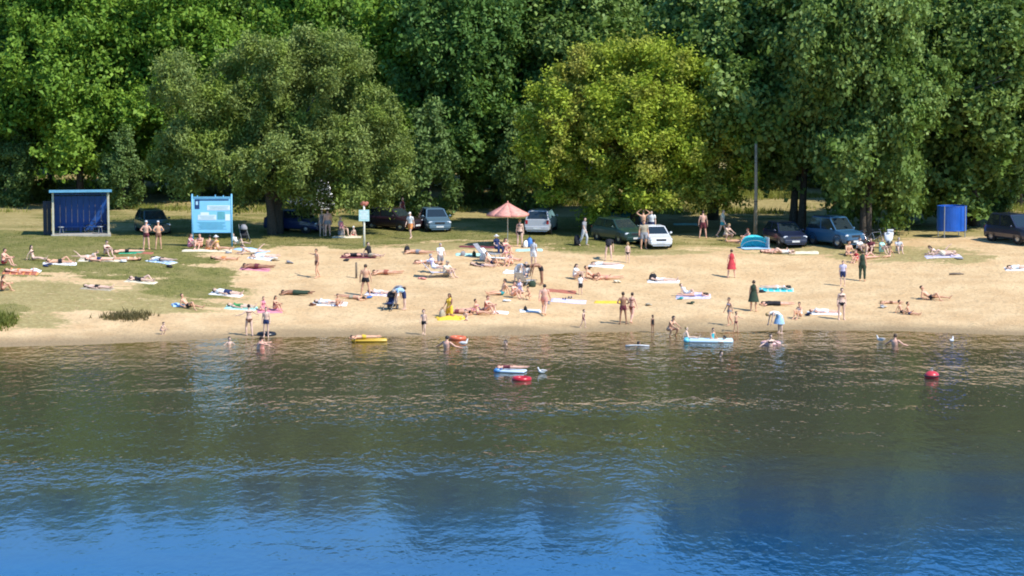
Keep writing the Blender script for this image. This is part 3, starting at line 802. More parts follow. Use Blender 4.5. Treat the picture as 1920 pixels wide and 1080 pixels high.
    if P["base"] is None:
        low = co[co[:, 2] < co[:, 2].min() + .12] if pname not in ("sit_knees", "sit_long", "sit_cross", "recline", "sit_chair") else co[np.isin(names, ["torso0"])]
        off[:2] = -low[:, :2].mean(0)
    else: off[:2] = -co.mean(0)[:2]
    co = co + off; fb.v = [tuple(np.array(v) + off) for v in fb.v]
    me = fb.mesh("person", True); me.materials.append(SKIN["fair"]); me.materials.append(EYE); me.materials.append(LIP)
    d = dict(me=me, co=co, nr=nr, faces=np.array([f if len(f) == 4 else (*f, f[-1]) for f in faces]), names=names, tau=tau, t=tt, hl=hloc, hc=np.array(hc) + off, hr=hr, HEAD=HEAD,
             pel=np.array(pel) + off, waist=np.array(waist) + off, X=X, t0=t0, knees=[np.array(s[2]) + off for s in segs if s[0] == "thigh"], pose=pname, sex=sex)
    _bodies[key] = d
    return d

def wear_mask(b, kind):
    n, tau, t, h = b["names"], b["tau"], b["t"], b["hl"]
    tor = np.isin(n, ["torso0", "torso1"]); th = n == "thigh"; sh = n == "shin"; ua = n == "uarm"; head = (n == "head") | (n == "neck")
    if kind == "briefs": return (tor & (tau < .035)) | (th & (t < .10)), .010
    if kind == "trunks": return (tor & (tau < .085)) | (th & (t < .34)), .018
    if kind == "shorts": return (tor & (tau < .10)) | (th & (t < .66)), .024
    if kind == "trousers": return (tor & (tau < .10)) | th | (sh & (t < .93)), .024
    if kind == "bikini_top": return tor & (tau > .335) & (tau < .42), .010
    if kind == "swimsuit": return (tor & (tau < .42)) | (th & (t < .05)), .009
    if kind == "shirt": return (tor & (tau > .0) & (tau < .60)) | (ua & (t < .55)), .020
    if kind == "dress": return (tor & (tau < .60)) | (th & (t < .75)), .022
    if kind == "hair": return head & ((h[:, 2] > .062) | ((h[:, 1] > .0) & (h[:, 2] > -.06) & (np.abs(h[:, 0]) < .09)) | ((h[:, 1] > -.04) & (h[:, 2] > .03))), .014
    if kind == "cap": return head & (h[:, 2] > .05), .024
    raise ValueError(kind)

_wear = {}
def wear_mesh(b, kind):
    key = (b["pose"], b["sex"], kind)
    if key in _wear: return _wear[key]
    base = {"skirt": None, "long_hair": "hair", "sun_hat": "cap", "cap": "cap"}.get(kind, kind)
    mb = MB()
    hc = Vector(b["hc"]); hr = b["hr"]; HE = b["HEAD"]
    def H(p): return hc + hr @ (Vector(p) * HE)
    if base is not None:
        m, off = wear_mask(b, base)
        f = b["faces"]; keep = m[f].all(1); f = f[keep]
        used = np.unique(f); idx = np.full(len(m), -1); idx[used] = np.arange(len(used))
        co = b["co"][used] + b["nr"][used] * off
        mb.v = [tuple(c) for c in co]; mb.f = [tuple(dict.fromkeys(idx[list(q)])) for q in f]; mb.f = [tuple(int(i) for i in q) for q in mb.f if len(q) > 2]; mb.m = [0] * len(mb.f)
    if kind == "long_hair":
        mb.tube([H((0, .075, .03)), H((0, .098, -.06)), H((0, .10, -.15)), H((0, .095, -.23))], [(.06, .03), (.072, .032), (.066, .026), (.03, .012)], 10, lat=hr @ V3(1, 0, 0))
    if kind == "cap":
        mb.tube([H((0, -.07, .058)), H((0, -.13, .052)), H((0, -.165, .042))], [(.07, .010), (.062, .008), (.03, .006)], 10, lat=hr @ V3(1, 0, 0))
    if kind == "sun_hat":
        mb.lathe([(.085, .05), (.13, .044), (.175, .030), (.178, .022), (.13, .034), (.085, .042)], 18, c=hc, rot=hr)
    if kind == "skirt":
        p = Vector(b["waist"]); q = Vector(b["pel"])
        up = (p - q).normalized(); X = b["X"]
        hem = q - up * .0 + Vector((0, 0, -.40)) if abs(up.z) > .7 else q + (sum((Vector(k) for k in b["knees"]), Vector()) / 2 - q) * .9
        mb.tube([p - up * .06, q, q.lerp(hem, .5), hem], [(.155, .115), (.20, .155), (.245, .21), (.29, .26)], 18, caps=False, lat=X)
    me = mb.mesh(kind, True); me.materials.append(CLOTH["white"])
    _wear[key] = me
    return me

def normal_at(x, y):
    e = .4
    return Vector((float(ground(x - e, y) - ground(x + e, y)), float(ground(x, y - e) - ground(x, y + e)), 2 * e)).normalized()

LYING = ("lie_back", "lie_knee", "lie_prone", "prone_up", "recline", "sit_long")
LAID = []
def person(px, py, pose_, sex, h, rot, skin, hair, wear, label, group=None, lift=0.0, float_z=None, loc=None):
    """px, py: where the feet (or the seat, or the middle of a lying body) meet the ground in the photograph"""
    b = body(pose_, sex)
    x, y, z = loc if loc is not None else at(px, py)
    o = bpy.data.objects.new("person", b["me"]); COL.objects.link(o)
    s = h / 1.745
    gth = 1.0 if sex == 'c' else random.Random(int(px * 31 + py)).choice((.94, 1.0, 1.05, 1.12, 1.2 if sex == 'm' else 1.1))
    if float_z is not None: z = float_z
    rotm = Quaternion((0, 0, 1), R(rot)).to_matrix()
    if pose_ in LYING and z > .05 and float_z is None:
        rotm = V3(0, 0, 1).rotation_difference(normal_at(x, y)).to_matrix() @ rotm
    o.matrix_world = Matrix.Translation((x, y, z + lift - .012)) @ rotm.to_4x4() @ Matrix.Diagonal((s, s * gth, s * gth, 1) if POSES[pose_]['base'] else (s * gth, s * gth, s, 1))
    o.material_slots[0].link = 'OBJECT'; o.material_slots[0].material = SKIN[skin]
    tag(o, label, "person", group)
    if pose_.startswith("lie") or pose_ == "prone_up": LAID.append((o, x, y))
    names = []
    if hair:
        kind = "hair"
        if hair.startswith("long "): kind, hair = "long_hair", hair[5:]
        names.append((kind, HAIR[hair]))
    for w in wear:
        k, c = w.split(":"); names.append((k, CLOTH[c]))
    for k, m in names:
        c = bpy.data.objects.new("hair" if k == "long_hair" else k, wear_mesh(b, k)); COL.objects.link(c); c.parent = o
        c.material_slots[0].link = 'OBJECT'; c.material_slots[0].material = m
    return o
# ------------------------------------------------------------------ cars
GLASS = mat("car_glass", (.02, .03, .035), .06, spec=.9, var=.0)
RUBBER = mat("tyre_rubber", (.018, .018, .019), .85)
ALLOY = mat("alloy_rim", (.45, .46, .48), .35, metal=.8)
BLACKP = mat("black_plastic", (.022, .022, .024), .55)
LAMP = mat("headlamp_glass", (.72, .75, .78), .12, spec=.8)
TAIL = mat("tail_lamp_red", (.42, .02, .02), .2, spec=.7)
PLATE = mat("number_plate_white", (.7, .7, .68), .5)
CHROME = mat("chrome", (.6, .6, .62), .2, metal=1.0)

def car(px, py, rot, paint, label, L=4.2, W=1.74, Hh=1.45, style="hatch", loc=None, group="cars parked on the lawn", plate=True):
    """front of the car points to -y; rot turns it about the vertical"""
    x, y, z = loc if loc is not None else at(px, py)
    c = empty("parked_car", (x, y, z), R(rot), label, "car", group)
    w = W / 2; f = -L / 2; r = L / 2
    suv = style in ("suv", "van")
    belt = Hh * (.64 if not suv else .58); hood = belt * (.86 if not suv else .92); g = .24 if suv else .19
    # lower body: cross sections along the length
    if style == "van": st = [(f, .84, .55 * Hh), (f + .1, .93, .60 * Hh), (f + .55, 1, belt), (r - .15, 1, belt), (r, .94, belt)]
    elif style == "sedan": st = [(f, .80, hood * .80), (f + .12, .92, hood * .92), (f + .5, 1, hood), (f + 1.15, 1, belt), (r - .95, 1, belt), (r - .12, .94, belt * .97), (r, .86, belt * .90)]
    else: st = [(f, .80, hood * .80), (f + .12, .92, hood * .92), (f + .5, 1, hood), (f + 1.1, 1, belt), (r - .3, 1, belt), (r - .06, .94, belt), (r, .90, belt * .94)]
    mb = MB(); V = []; n = 10
    for (yy, k, top) in st:
        half = [(.80 * w * k, g), (.97 * w * k, g + .10), (w * k, g + (top - g) * .45), (.985 * w * k, g + (top - g) * .78), (.90 * w * k, top)]
        ring = half + [(-a, b) for a, b in reversed(half)]
        V += [(a, yy, b) for a, b in ring]
    F = [(i * n + j, i * n + (j + 1) % n, (i + 1) * n + (j + 1) % n, (i + 1) * n + j) for i in range(len(st) - 1) for j in range(n)]
    F += [tuple(range(n)), tuple(reversed(range((len(st) - 1) * n, len(st) * n)))]
    mb.add(V, F); mb.build("body", paint, c, bevel=.035)
    # cabin
    if style == "van": ys = (f + .45, f + 1.0, r - .08, r - .02)
    elif style == "sedan": ys = (f + 1.05, f + 1.75, r - 1.35, r - .75)
    else: ys = (f + 1.02, f + 1.75, r - .55, r - .10)
    zb, zt = belt - .02, Hh
    bw, tw = .90 * w, (.72 if not suv else .80) * w
    mb = MB()
    A = [(-bw, ys[0], zb), (bw, ys[0], zb), (bw, ys[3], zb), (-bw, ys[3], zb)]
    T = [(-tw, ys[1], zt - .03), (tw, ys[1], zt - .03), (tw, ys[2], zt - .03), (-tw, ys[2], zt - .03)]
    T2 = [(p[0] * .82, p[1] * .9 + .1 * (ys[1] + ys[2]) / 2, zt) for p in T]
    mb.add(A + T + T2, [(0, 1, 5, 4), (1, 2, 6, 5), (2, 3, 7, 6), (3, 0, 4, 7), (4, 5, 9, 8), (5, 6, 10, 9), (6, 7, 11, 10), (7, 4, 8, 11), (8, 9, 10, 11)])
    mb.build("cabin", paint, c, bevel=.03)
    def pane(name, q, inset=.07, out=.012):
        q = [Vector(p) for p in q]; ctr = sum(q, Vector()) / 4
        nrm = (q[1] - q[0]).cross(q[3] - q[0]).normalized()
        q = [p + (ctr - p).normalized() * inset * 1.3 for p in q]
        m = MB(); m.add([p + nrm * out for p in q] + [p - nrm * .01 for p in q], [(0, 1, 2, 3), (0, 4, 5, 1), (1, 5, 6, 2), (2, 6, 7, 3), (3, 7, 4, 0)])
        m.build(name, GLASS, c)
    pane("windscreen", [A[0], A[1], T[1], T[0]]); pane("rear_window", [A[2], A[3], T[3], T[2]])
    for sgn in (1, -1):
        a0, a1 = (A[1], A[2]) if sgn > 0 else (A[0], A[3]); t0, t1 = (T[1], T[2]) if sgn > 0 else (T[0], T[3])
        a0, a1, t0, t1 = map(Vector, (a0, a1, t0, t1))
        am, tm = a0.lerp(a1, .52), t0.lerp(t1, .5)
        if sgn > 0: pane("side_window", [a0, am, tm, t0], .05); pane("side_window", [am, a1, t1, tm], .05)
        else: pane("side_window", [am, a0, t0, tm], .05); pane("side_window", [a1, am, tm, t1], .05)
    wr = .31 if not suv else .37
    for sx in (1, -1):
        for yy in (f + .82, r - .78):
            rt = Matrix.Rotation(math.pi / 2, 3, 'Y')
            o = empty("wheel", (sx * (w - .09), yy, wr)); o.parent = c
            m = MB(); m.torus((0, 0, 0), wr - .085, .095, 18, 8, rot=rt); m.build("tyre", RUBBER, o, True)
            m = MB(); m.lathe([(.0, .07), (.06, .075), (.18, .055), (wr - .13, .07), (wr - .12, -.07), (.0, -.07)], 14, rot=rt if sx > 0 else Matrix.Rotation(-math.pi / 2, 3, 'Y')); m.build("rim", ALLOY, o)
            m = MB(); m.lathe([(wr + .055, -.16), (wr + .055, .10), (wr + .015, .10), (wr + .015, -.16)], 18, rot=rt if sx > 0 else Matrix.Rotation(-math.pi / 2, 3, 'Y'), c=(sx * (w - .10), yy, wr + .01)); m.build("wheel_arch", BLACKP, c)
        m = MB(); m.ball((sx * w * .70, f + .10, hood * .78), (.20, .10, .085), 10, 6); m.build("headlight", LAMP, c, True)
        m = MB(); m.box((sx * w * .80, r - .025, belt * .80), (.17, .07, .26 if style != "sedan" else .15)); m.build("tail_light", TAIL, c, bevel=.015)
        m = MB(); m.ball((sx * (w + .08), f + 1.32, belt + .06), (.09, .05, .07), 8, 6); m.tube([(sx * (w * .9), f + 1.32, belt + .01), (sx * (w + .06), f + 1.32, belt + .04)], .018, 6); m.build("wing_mirror", paint, c, True)
    m = MB(); m.box((0, f + .02, g + .16), (W * .84, .14, .20)); m.build("front_bumper", BLACKP if suv else paint, c, bevel=.03)
    m = MB(); m.box((0, r - .01, g + .18), (W * .88, .14, .24)); m.build("rear_bumper", BLACKP if suv else paint, c, bevel=.03)
    m = MB(); m.box((0, f + .045, hood * .74), (W * .40, .10, .14)); m.build("grille", BLACKP, c, bevel=.01)
    for yy in (f - .055, r + .065):
        m = MB(); m.box((0, yy, g + .17), (.50, .012, .11)); m.build("number_plate", PLATE, c)
    if style in ("estate", "suv"):
        for sx in (1, -1):
            m = MB(); m.tube([(sx * tw * .86, ys[1] + .1, zt + .04), (sx * tw * .86, ys[2] - .05, zt + .04)], .018, 6)
            for yy in (ys[1] + .15, ys[2] - .1): m.box((sx * tw * .86, yy, zt + .015), (.03, .06, .06))
            m.build("roof_rail", BLACKP, c)
    if style == "suv":
        m = MB(); m.torus((0, r + .10, belt * .82), .27, .09, 18, 8, rot=Matrix.Rotation(math.pi / 2, 3, 'X')); m.build("spare_wheel", RUBBER, c, True)
    return c

def paint(name, c): return mat(name, c, .28, var=.03, spec=.6, coat=.6)
PT = {"dark green": paint("dark_green_paint", (.018, .05, .04)), "navy": paint("navy_paint", (.015, .03, .10)), "maroon": paint("black_cherry_paint", (.03, .012, .016)),
      "blue grey": paint("blue_grey_paint", (.10, .17, .23)), "silver": paint("silver_paint", (.50, .51, .53)), "teal": paint("teal_paint", (.015, .16, .16)),
      "white": paint("white_paint", (.78, .78, .78)), "blue": paint("mid_blue_paint", (.03, .105, .20)), "dark navy": paint("dark_navy_paint", (.015, .022, .055)), "cream": paint("cream_paint", (.70, .68, .60))}
car(286, 436, 18, PT["dark green"], "dark green estate car parked between the blue shelter and the notice board", L=4.4, style="estate", Hh=1.5)
car(556, 434, 62, PT["navy"], "navy car in deep shade under the willow left of the standing pair", L=4.1)
car(585, 408, 25, PT["white"], "white van mostly hidden behind the willow", L=4.9, W=1.9, Hh=2.15, style="van", loc=at_dist(584, 200))
car(738, 430, 55, PT["maroon"], "black cherry car in the shade right of the white pole sign", L=4.0)
car(815, 431, 12, PT["blue grey"], "blue-grey hatchback facing the lake right of the willow", L=3.9, W=1.68)
car(1015, 434, 172, PT["silver"], "silver estate car seen from behind next to the salmon parasol", L=4.4, style="estate", Hh=1.5)
car(1162, 424, 75, PT["teal"], "teal car parked behind the dark green car under the yellowing tree", L=4.1, Hh=1.5)
car(1160, 453, 30, PT["dark green"], "dark green car under the yellowing tree nearest the beach, left of the white one", L=4.2, Hh=1.5)
car(1230, 462, 8, PT["white"], "small white car beside the dark green one at the edge of the sand", L=3.5, W=1.58, Hh=1.3)
car(1472, 459, 14, PT["dark navy"], "navy car under the tall poplar right of the turquoise beach tent", L=4.0)
car(1566, 461, 34, PT["blue"], "blue boxy jeep in the shade of the poplars", L=4.0, W=1.75, Hh=1.85, style="suv")
car(1903, 454, 28, PT["dark navy"], "dark off-roader cut off by the right edge of the picture", L=4.3, W=1.8, Hh=1.8, style="suv")

# ------------------------------------------------------------------ shelter, boards, cabin, poles
WOODP = mat("pale_painted_wood", (.58, .54, .40), .8, bump=.3); WOODB = mat("weathered_wood", (.20, .155, .11), .9, bump=.5, var=.3)
BLUE_D = mat("dark_blue_paint", (.012, .075, .30), .5, var=.12, scale=3); BLUE_L = mat("light_blue_paint", (.17, .46, .66), .5, var=.08); BLUE_R = mat("roof_blue_paint", (.14, .38, .56), .45)
DARKW = mat("dark_grey_sheet", (.035, .04, .055), .7); CONC = mat("concrete", (.40, .37, .32), .95, bump=.4); GREYM = mat("grey_metal", (.34, .36, .37), .5, metal=.4)
x, y, z = at(152, 443)
S = empty("beach_shelter", (x, y, z), R(9), "open-fronted blue shelter with cream posts standing on the grass at the left", "shelter")
w = 3.55; h = 2.75
m = MB(); m.box((0, .95, .03), (w + .3, 2.2, .16)); m.build("floor_slab", CONC, S, bevel=.02)
for sx in (-1, 1):
    for yy, hh in ((0, h), (1.8, h - .15)):
        m = MB(); m.box((sx * w / 2, yy, hh / 2 + .1), (.13, .13, hh)); m.build("post", WOODP, S, bevel=.012)
nP = 9
for k in range(nP):
    m = MB(); m.box((-w / 2 + .07 + (k + .5) * (w - .14) / nP, 1.74 + (.012 if k % 2 else 0), 1.36), ((w - .14) / nP - .012, .05, 2.28)); m.build("wall_panel", BLUE_D, S, bevel=.006)
m = MB(); m.box((0, 1.74, 2.62), (w - .16, .07, .10)); m.build("back_rail", BLUE_D, S)
for k in range(4):
    m = MB(); m.box((-w / 2 - .04 - (.01 if k % 2 else 0), .28 + k * .46, 1.25), (.045, .445, 2.3)); m.build("side_panel", DARKW, S, bevel=.006)
for k in range(2):
    m = MB(); m.box((-w / 2 - .24 - k * .27, .55 + (.012 if k else 0), 1.16), (.26, .045, 2.2)); m.build("side_screen", DARKW, S, bevel=.006)
for k in range(3):
    m = MB(); m.box((w / 2 + .04 + (.01 if k % 2 else 0), .75 + k * .46, 1.0), (.045, .445, 1.8)); m.build("side_panel", DARKW, S, bevel=.006)
m = MB(); m.box((0, .85, h + .15), (w + .42, 2.5, .07), Matrix.Rotation(R(-3.5), 3, 'X')); m.build("roof", BLUE_R, S, bevel=.01)
m = MB(); m.box((0, -.41, h + .20), (w + .46, .05, .17)); m.build("fascia", BLUE_R, S, bevel=.01)
m = MB(); m.box((0, 1.35, .52), (w - .5, .36, .05)); [m.box((a, 1.35, .30), (.06, .3, .42)) for a in (-1.3, 0, 1.3)]; m.build("bench", BLUE_D, S)
for a in (-1.28, 1.22):
    px_ = S.matrix_world
    p = Matrix.Rotation(R(9), 3, 'Z') @ Vector((a, .25, .11))
    t = empty("stool", (x + p.x, y + p.y, z + p.z), 0, "small pale stool at the %s front post of the blue shelter" % ("left" if a < 0 else "right"), "stool", "stools in the shelter")
    m = MB(); m.lathe([(0, .50), (.19, .50), (.20, .47), (.19, .45), (0, .45)], 14); m.build("seat", GREYM, t)
    for q in range(3): m = MB(); m.tube([(.10 * math.cos(q * 2.1), .10 * math.sin(q * 2.1), .45), (.17 * math.cos(q * 2.1), .17 * math.sin(q * 2.1), 0)], .016, 6); m.build("leg", GREYM, t)

# light blue notice board
x, y, z = at(398, 463)
S = empty("notice_board", (x, y, z), R(2), "large light blue notice board on two posts at the top of the beach", "notice board")
w, h0, h1 = 2.46, .92, 3.12
for sx in (-1, 1):
    m = MB(); m.tube([(sx * w / 2, 0, -.2), (sx * w / 2, 0, h1 + .16)], .055, 10); m.lathe([(.06, h1 + .16), (.06, h1 + .19), (0, h1 + .22)], 10, c=(sx * w / 2, 0, 0)); m.build("post", BLUE_L, S, True)
    m = MB(); m.tube([(sx * w / 2, .06, 1.9), (sx * w / 2, 1.0, 0)], .03, 8); m.build("brace", BLUE_L, S)
m = MB(); m.box((0, 0, (h0 + h1) / 2), (w - .12, .05, h1 - h0)); m.build("panel", mat("board_face_blue", (.26, .64, .88), .45, var=.06, scale=1.5), S, bevel=.006)
fr = MB()
for (c_, d_) in (((0, -.01, h0), (w - .11, .09, .07)), ((0, -.01, h1), (w - .11, .09, .07))): fr.box(c_, d_)
fr.build("frame", BLUE_L, S, bevel=.01)
for (a, b_) in ((.22, .16), (.72, .12), (-.9, .12)):
    m = MB(); m.tube([(a, 0, h1), (a, 0, h1 + b_)], .035, 8); m.build("lamp_stub", BLUE_L, S)
NAVY = mat("print_navy", (.01, .05, .16), .5); PWHITE = mat("print_white", (.80, .88, .90), .5, var=.03); PTEAL = mat("print_teal", (.12, .42, .48), .5); PPALE = mat("print_pale_blue", (.45, .72, .86), .5)
def flat(name, cx, cz, ww, hh, m_, d=.030):
    k = MB(); k.box((cx, -d - .002, cz), (ww, .006, hh)); k.build(name, m_, S)
flat("title_strip", .08, h1 - .16, 1.95, .09, NAVY); flat("emblem", -.92, h1 - .42, .30, .62, NAVY); flat("emblem_figure", -.93, h1 - .36, .14, .22, PPALE, .037)
flat("notice_sheet", .42, h1 - .66, 1.42, .30, PWHITE); flat("notice_sheet", -.45, h1 - 1.02, .52, .16, PWHITE); flat("notice_sheet", -.30, h1 - 1.26, 1.14, .32, PWHITE); flat("map_print", .58, h1 - 1.14, .46, .48, PTEAL)
flat("notice_sheet", .98, h1 - 1.26, .30, .40, PWHITE)
for k in range(9): flat("text_line", -.05 + .04 * (k % 3), h1 - 1.56 - k * .055, 1.8 - .13 * (k % 4), .018, PTEAL)
for k in range(4): flat("text_line", .42, h1 - .57 - k * .058, 1.28 - .1 * (k % 3), .014, PTEAL, .0375)
for k in range(4): flat("text_line", -.30, h1 - 1.16 - k * .065, 1.0 - .1 * (k % 3), .014, PTEAL, .0375)

# white pole sign with a red-brown flag bundle on top
x, y, z = at(683, 462)
S = empty("pole_sign", (x, y, z), 0, "white pole with a pale teal sign and a bunched red-brown flag on top", "sign")
m = MB(); m.tube([(0, 0, -.2), (0, 0, 1.2), (0, 0, 2.62)], [.075, .065, .06], 10); m.build("pole", mat("cream_white_paint", (.78, .76, .62), .6), S, True)
m = MB(); m.box((0, -.085, 1.95), (.66, .03, .72)); m.build("sign_panel", mat("pale_teal_board", (.50, .76, .74), .5), S, bevel=.01)
for k in range(4):
    m = MB(); m.box((.0, -.1035, 2.18 - k * .13), (.5 - .1 * (k % 2), .004, .05)); m.build("text_line", mat("sign_white_print", (.82, .88, .86), .5), S)
m = MB()
for k in range(5): m.ball((-.12 + .07 * k, .02 * (-1) ** k, 2.68 + .05 * math.sin(k * 2)), (.13, .09, .15 - .02 * abs(k - 2)), 9, 6)
m.build("flag", mat("flag_red_brown", (.42, .15, .10), .85, bump=.5), S, True)

# wooden stake in the sand
x, y, z = at(668, 522)
m = MB(); m.tube([(0, 0, -.2), (.01, 0, .5), (.0, 0, .92), (0, 0, .96)], [.07, .065, .06, .03], 9); o = m.build("wooden_stake", WOODB, None, True, (x, y, z))
tag(o, "short weathered wooden stake in the sand left of the man with dark trunks", "post")

# tall wooden utility pole
x, y, z = at(1416, 447)
S = empty("wooden_pole", (x, y, z), 0, "tall slim weathered wooden pole behind the turquoise beach tent", "pole")
m = MB(); m.tube([(0, 0, -.3), (.02, 0, 3), (.0, 0, 6.2)], [.13, .11, .085], 10); m.build("shaft", mat("pole_wood", (.30, .25, .17), .9, bump=.5, var=.25), S, True)
m = MB(); m.lathe([(.08, 5.6), (.085, 5.64), (.05, 5.70), (0, 5.72)], 10); m.build("cap", GREYM, S)
m = MB(); m.torus((.015, 0, 2.4), .125, .02, 14, 6); m.torus((.0, 0, 4.9), .085, .02, 14, 6); m.build("iron_band", BLACKP, S)

# blue changing cabin on legs
x, y, z = at(1784, 444)
S = empty("changing_cabin", (x, y, z), R(10), "bright blue sheet-metal changing cabin on short legs under the right poplars", "changing cabin")
for sx in (-1, 1):
    for sy in (-1, 1):
        m = MB(); m.tube([(sx * .70, sy * .62, -.1), (sx * .70, sy * .62, 2.02)], .035, 8); m.build("leg", GREYM, S)
CAB = mat("cabin_blue_paint", (.012, .10, .46), .4, var=.15, scale=2)
def curved(a0, a1, n, rr, k):
    m = MB(); V = []; F = []
    for i in range(n + 1):
        a = a0 + (a1 - a0) * i / n
        for rad in (rr, rr - .02):
            for zz in (.42, 2.0): V.append((rad * math.sin(a) * 1.0, -rad * math.cos(a) * .86, zz))
    for i in range(n):
        b = i * 4; F += [(b, b + 4, b + 5, b + 1), (b + 3, b + 7, b + 6, b + 2), (b + 1, b + 5, b + 7, b + 3), (b, b + 2, b + 6, b + 4)]
    F += [(0, 1, 3, 2), (n * 4, n * 4 + 2, n * 4 + 3, n * 4 + 1)]
    m.add(V, F); m.build("wall_panel", CAB, S, False)
for k in range(8):
    curved(k * math.pi / 4 - .38, k * math.pi / 4 + .38, 4, .96 + (.012 if k % 2 else 0), k)
m = MB(); m.torus((0, 0, 2.0), .96, .025, 24, 6); m.torus((0, 0, .42), .96, .025, 24, 6); mm = m; mm.v = [(a, b * .86, c) for a, b, c in mm.v]; m.build("rim", CAB, S, True)

# salmon parasol
x, y, z = at(952, 462)
S = empty("parasol", (x, y, z), R(8), "large salmon-pink parasol open over the group at the top of the beach", "parasol")
SAL = CLOTH["salmon"]; ht, hr_, rad = 2.78, 2.06, 1.36
m = MB(); m.tube([(0, 0, -.2), (0, 0, ht + .06)], .028, 8); m.build("pole", mat("pole_white", (.7, .66, .5), .5), S)
for k in range(8):
    a0, a1 = k * math.pi / 4, (k + 1) * math.pi / 4; am = (a0 + a1) / 2
    V = []
    for t in (0.03, .35, .7, 1.0):
        zz = ht - (ht - hr_) * t ** 1.05; sag = .045 * math.sin(math.pi * t)
        for a, e in ((a0, 0), (am, 1), (a1, 0)):
            q = rad * t * (1 - .06 * e); V.append((q * math.cos(a), q * math.sin(a), zz - sag - .02 * e))
    F = [(i * 3 + j, i * 3 + j + 1, i * 3 + j + 4, i * 3 + j + 3) for i in range(3) for j in range(2)]
    V2 = [(9 + 0, )]
    # hanging valance
    b = len(V); V += [(V[9 + j][0] * 1.005, V[9 + j][1] * 1.005, V[9 + j][2] - .13) for j in range(3)]
    F += [(9 + j, 9 + j + 1, b + j + 1, b + j) for j in range(2)]
    m = MB(); m.add(V, F); o = m.build("canopy_panel", SAL, S, True)
    sd = o.modifiers.new("thick", 'SOLIDIFY'); sd.thickness = .006
    m = MB(); m.tube([(.03 * math.cos(a0), .03 * math.sin(a0), ht - .06), (rad * .98 * math.cos(a0), rad * .98 * math.sin(a0), hr_ - .025)], .010, 6); m.build("rib", CHROME, S)
m = MB(); m.lathe([(.05, ht), (.045, ht + .04), (0, ht + .10)], 10); m.build("finial", SAL, S, True)

# turquoise beach tent
x, y, z = at(1415, 466)
S = empty("beach_tent", (x, y, z), R(12), "turquoise half-dome beach tent beside the wooden pole", "tent")
V = []; F = []; nu, nv = 12, 8
for j in range(nv + 1):
    p = j / nv * math.pi * .5
    for i in range(nu + 1):
        a = math.pi * (i / nu) - .0
        V.append((.88 * math.cos(a) * math.cos(p) ** .4, .10 + .85 * math.sin(a) * math.cos(p) ** .4, .84 * math.sin(p) * (.86 + .14 * math.sin(a))))
for j in range(nv):
    for i in range(nu): F.append((j * (nu + 1) + i, j * (nu + 1) + i + 1, (j + 1) * (nu + 1) + i + 1, (j + 1) * (nu + 1) + i))
m = MB(); m.add(V, F); o = m.build("shell", CLOTH["turquoise"], S, True); sd = o.modifiers.new("t", 'SOLIDIFY'); sd.thickness = .012
m = MB(); m.box((0, .1, .02), (1.8, 1.5, .03)); m.build("floor_sheet", CLOTH["light blue"], S, bevel=.01)
m = MB(); m.torus((0, .08, .0), .87, .02, 20, 6, rot=Matrix.Rotation(math.pi / 2, 3, 'X') , arc=math.pi); m.v = [(a, b, c * .55 + .02 if c > 0 else -c * .55 + .02) for a, b, c in m.v]; m.build("pole", GREYM, S, True)
m = MB(); m.box((.84, .12, .36), (.06, .9, .68)); m.build("side_flap", CLOTH["light grey"], S, bevel=.02)

# ------------------------------------------------------------------ bicycles, scooter, pushchairs
def bicycle(px, py, rot, fm, label):
    x, y, z = at(px, py)
    S = empty("bicycle", (x, y, z), R(rot), label, "bicycle", "bicycles leaning under the poplars")
    RX = Matrix.Rotation(math.pi / 2, 3, 'X')
    for a in (-.52, .52):
        o = empty("wheel", (a, 0, .34)); o.parent = S
        m = MB(); m.torus((0, 0, 0), .32, .022, 22, 6, rot=RX); m.build("tyre", RUBBER, o, True)
        m = MB(); m.torus((0, 0, 0), .295, .012, 22, 6, rot=RX)
        for k in range(8): t = k * math.pi / 8; m.tube([(.29 * math.cos(t), 0, .29 * math.sin(t)), (-.29 * math.cos(t), 0, -.29 * math.sin(t))], .003, 4)
        m.build("rim", CHROME, o)
    m = MB()
    BB, ST, HT, HB = (0, 0, .30), (-.16, 0, .74), (.36, 0, .80), (.40, 0, .62)
    for p, q in ((BB, ST), (ST, HT), (BB, HB), (HT, HB), (BB, (-.52, 0, .34)), (ST, (-.52, 0, .34)), (HB, (.52, 0, .34))): m.tube([p, q], .019, 6)
    m.build("frame", fm, S)
    m = MB(); m.tube([ST, (-.19, 0, .86)], .014, 6); m.ball((-.20, 0, .89), (.14, .07, .035), 10, 6); m.build("saddle", BLACKP, S, True)
    m = MB(); m.tube([HT, (.35, 0, .94)], .014, 6); m.tube([(.28, -.28, .96), (.37, -.1, .95), (.37, .1, .95), (.28, .28, .96)], .014, 6); m.build("handlebar", CHROME, S)
    m = MB(); m.tube([(0, -.09, .30), (0, .09, .30)], .012, 6); m.box((.12, -.11, .24), (.09, .05, .02)); m.box((-.12, .11, .36), (.09, .05, .02)); m.tube([(0, -.09, .3), (.12, -.1, .24)], .01, 5); m.tube([(0, .09, .3), (-.12, .1, .36)], .01, 5); m.build("pedals", BLACKP, S)
bicycle(1612, 462, 35, mat("bike_red", (.4, .04, .04), .4), "red bicycle standing right behind the blue jeep")
bicycle(1640, 458, -20, mat("bike_silver", (.5, .52, .55), .35, metal=.6), "silver bicycle left of the white scooter")
bicycle(182, 440, 12, BLACKP, "black bicycle parked against the right post of the blue shelter")
x, y, z = at(1667, 464)
S = empty("motor_scooter", (x, y, z), R(-12), "white motor scooter facing the lake beside the bicycles", "scooter")
RY = Matrix.Rotation(math.pi / 2, 3, 'Y'); SW = PT["white"]
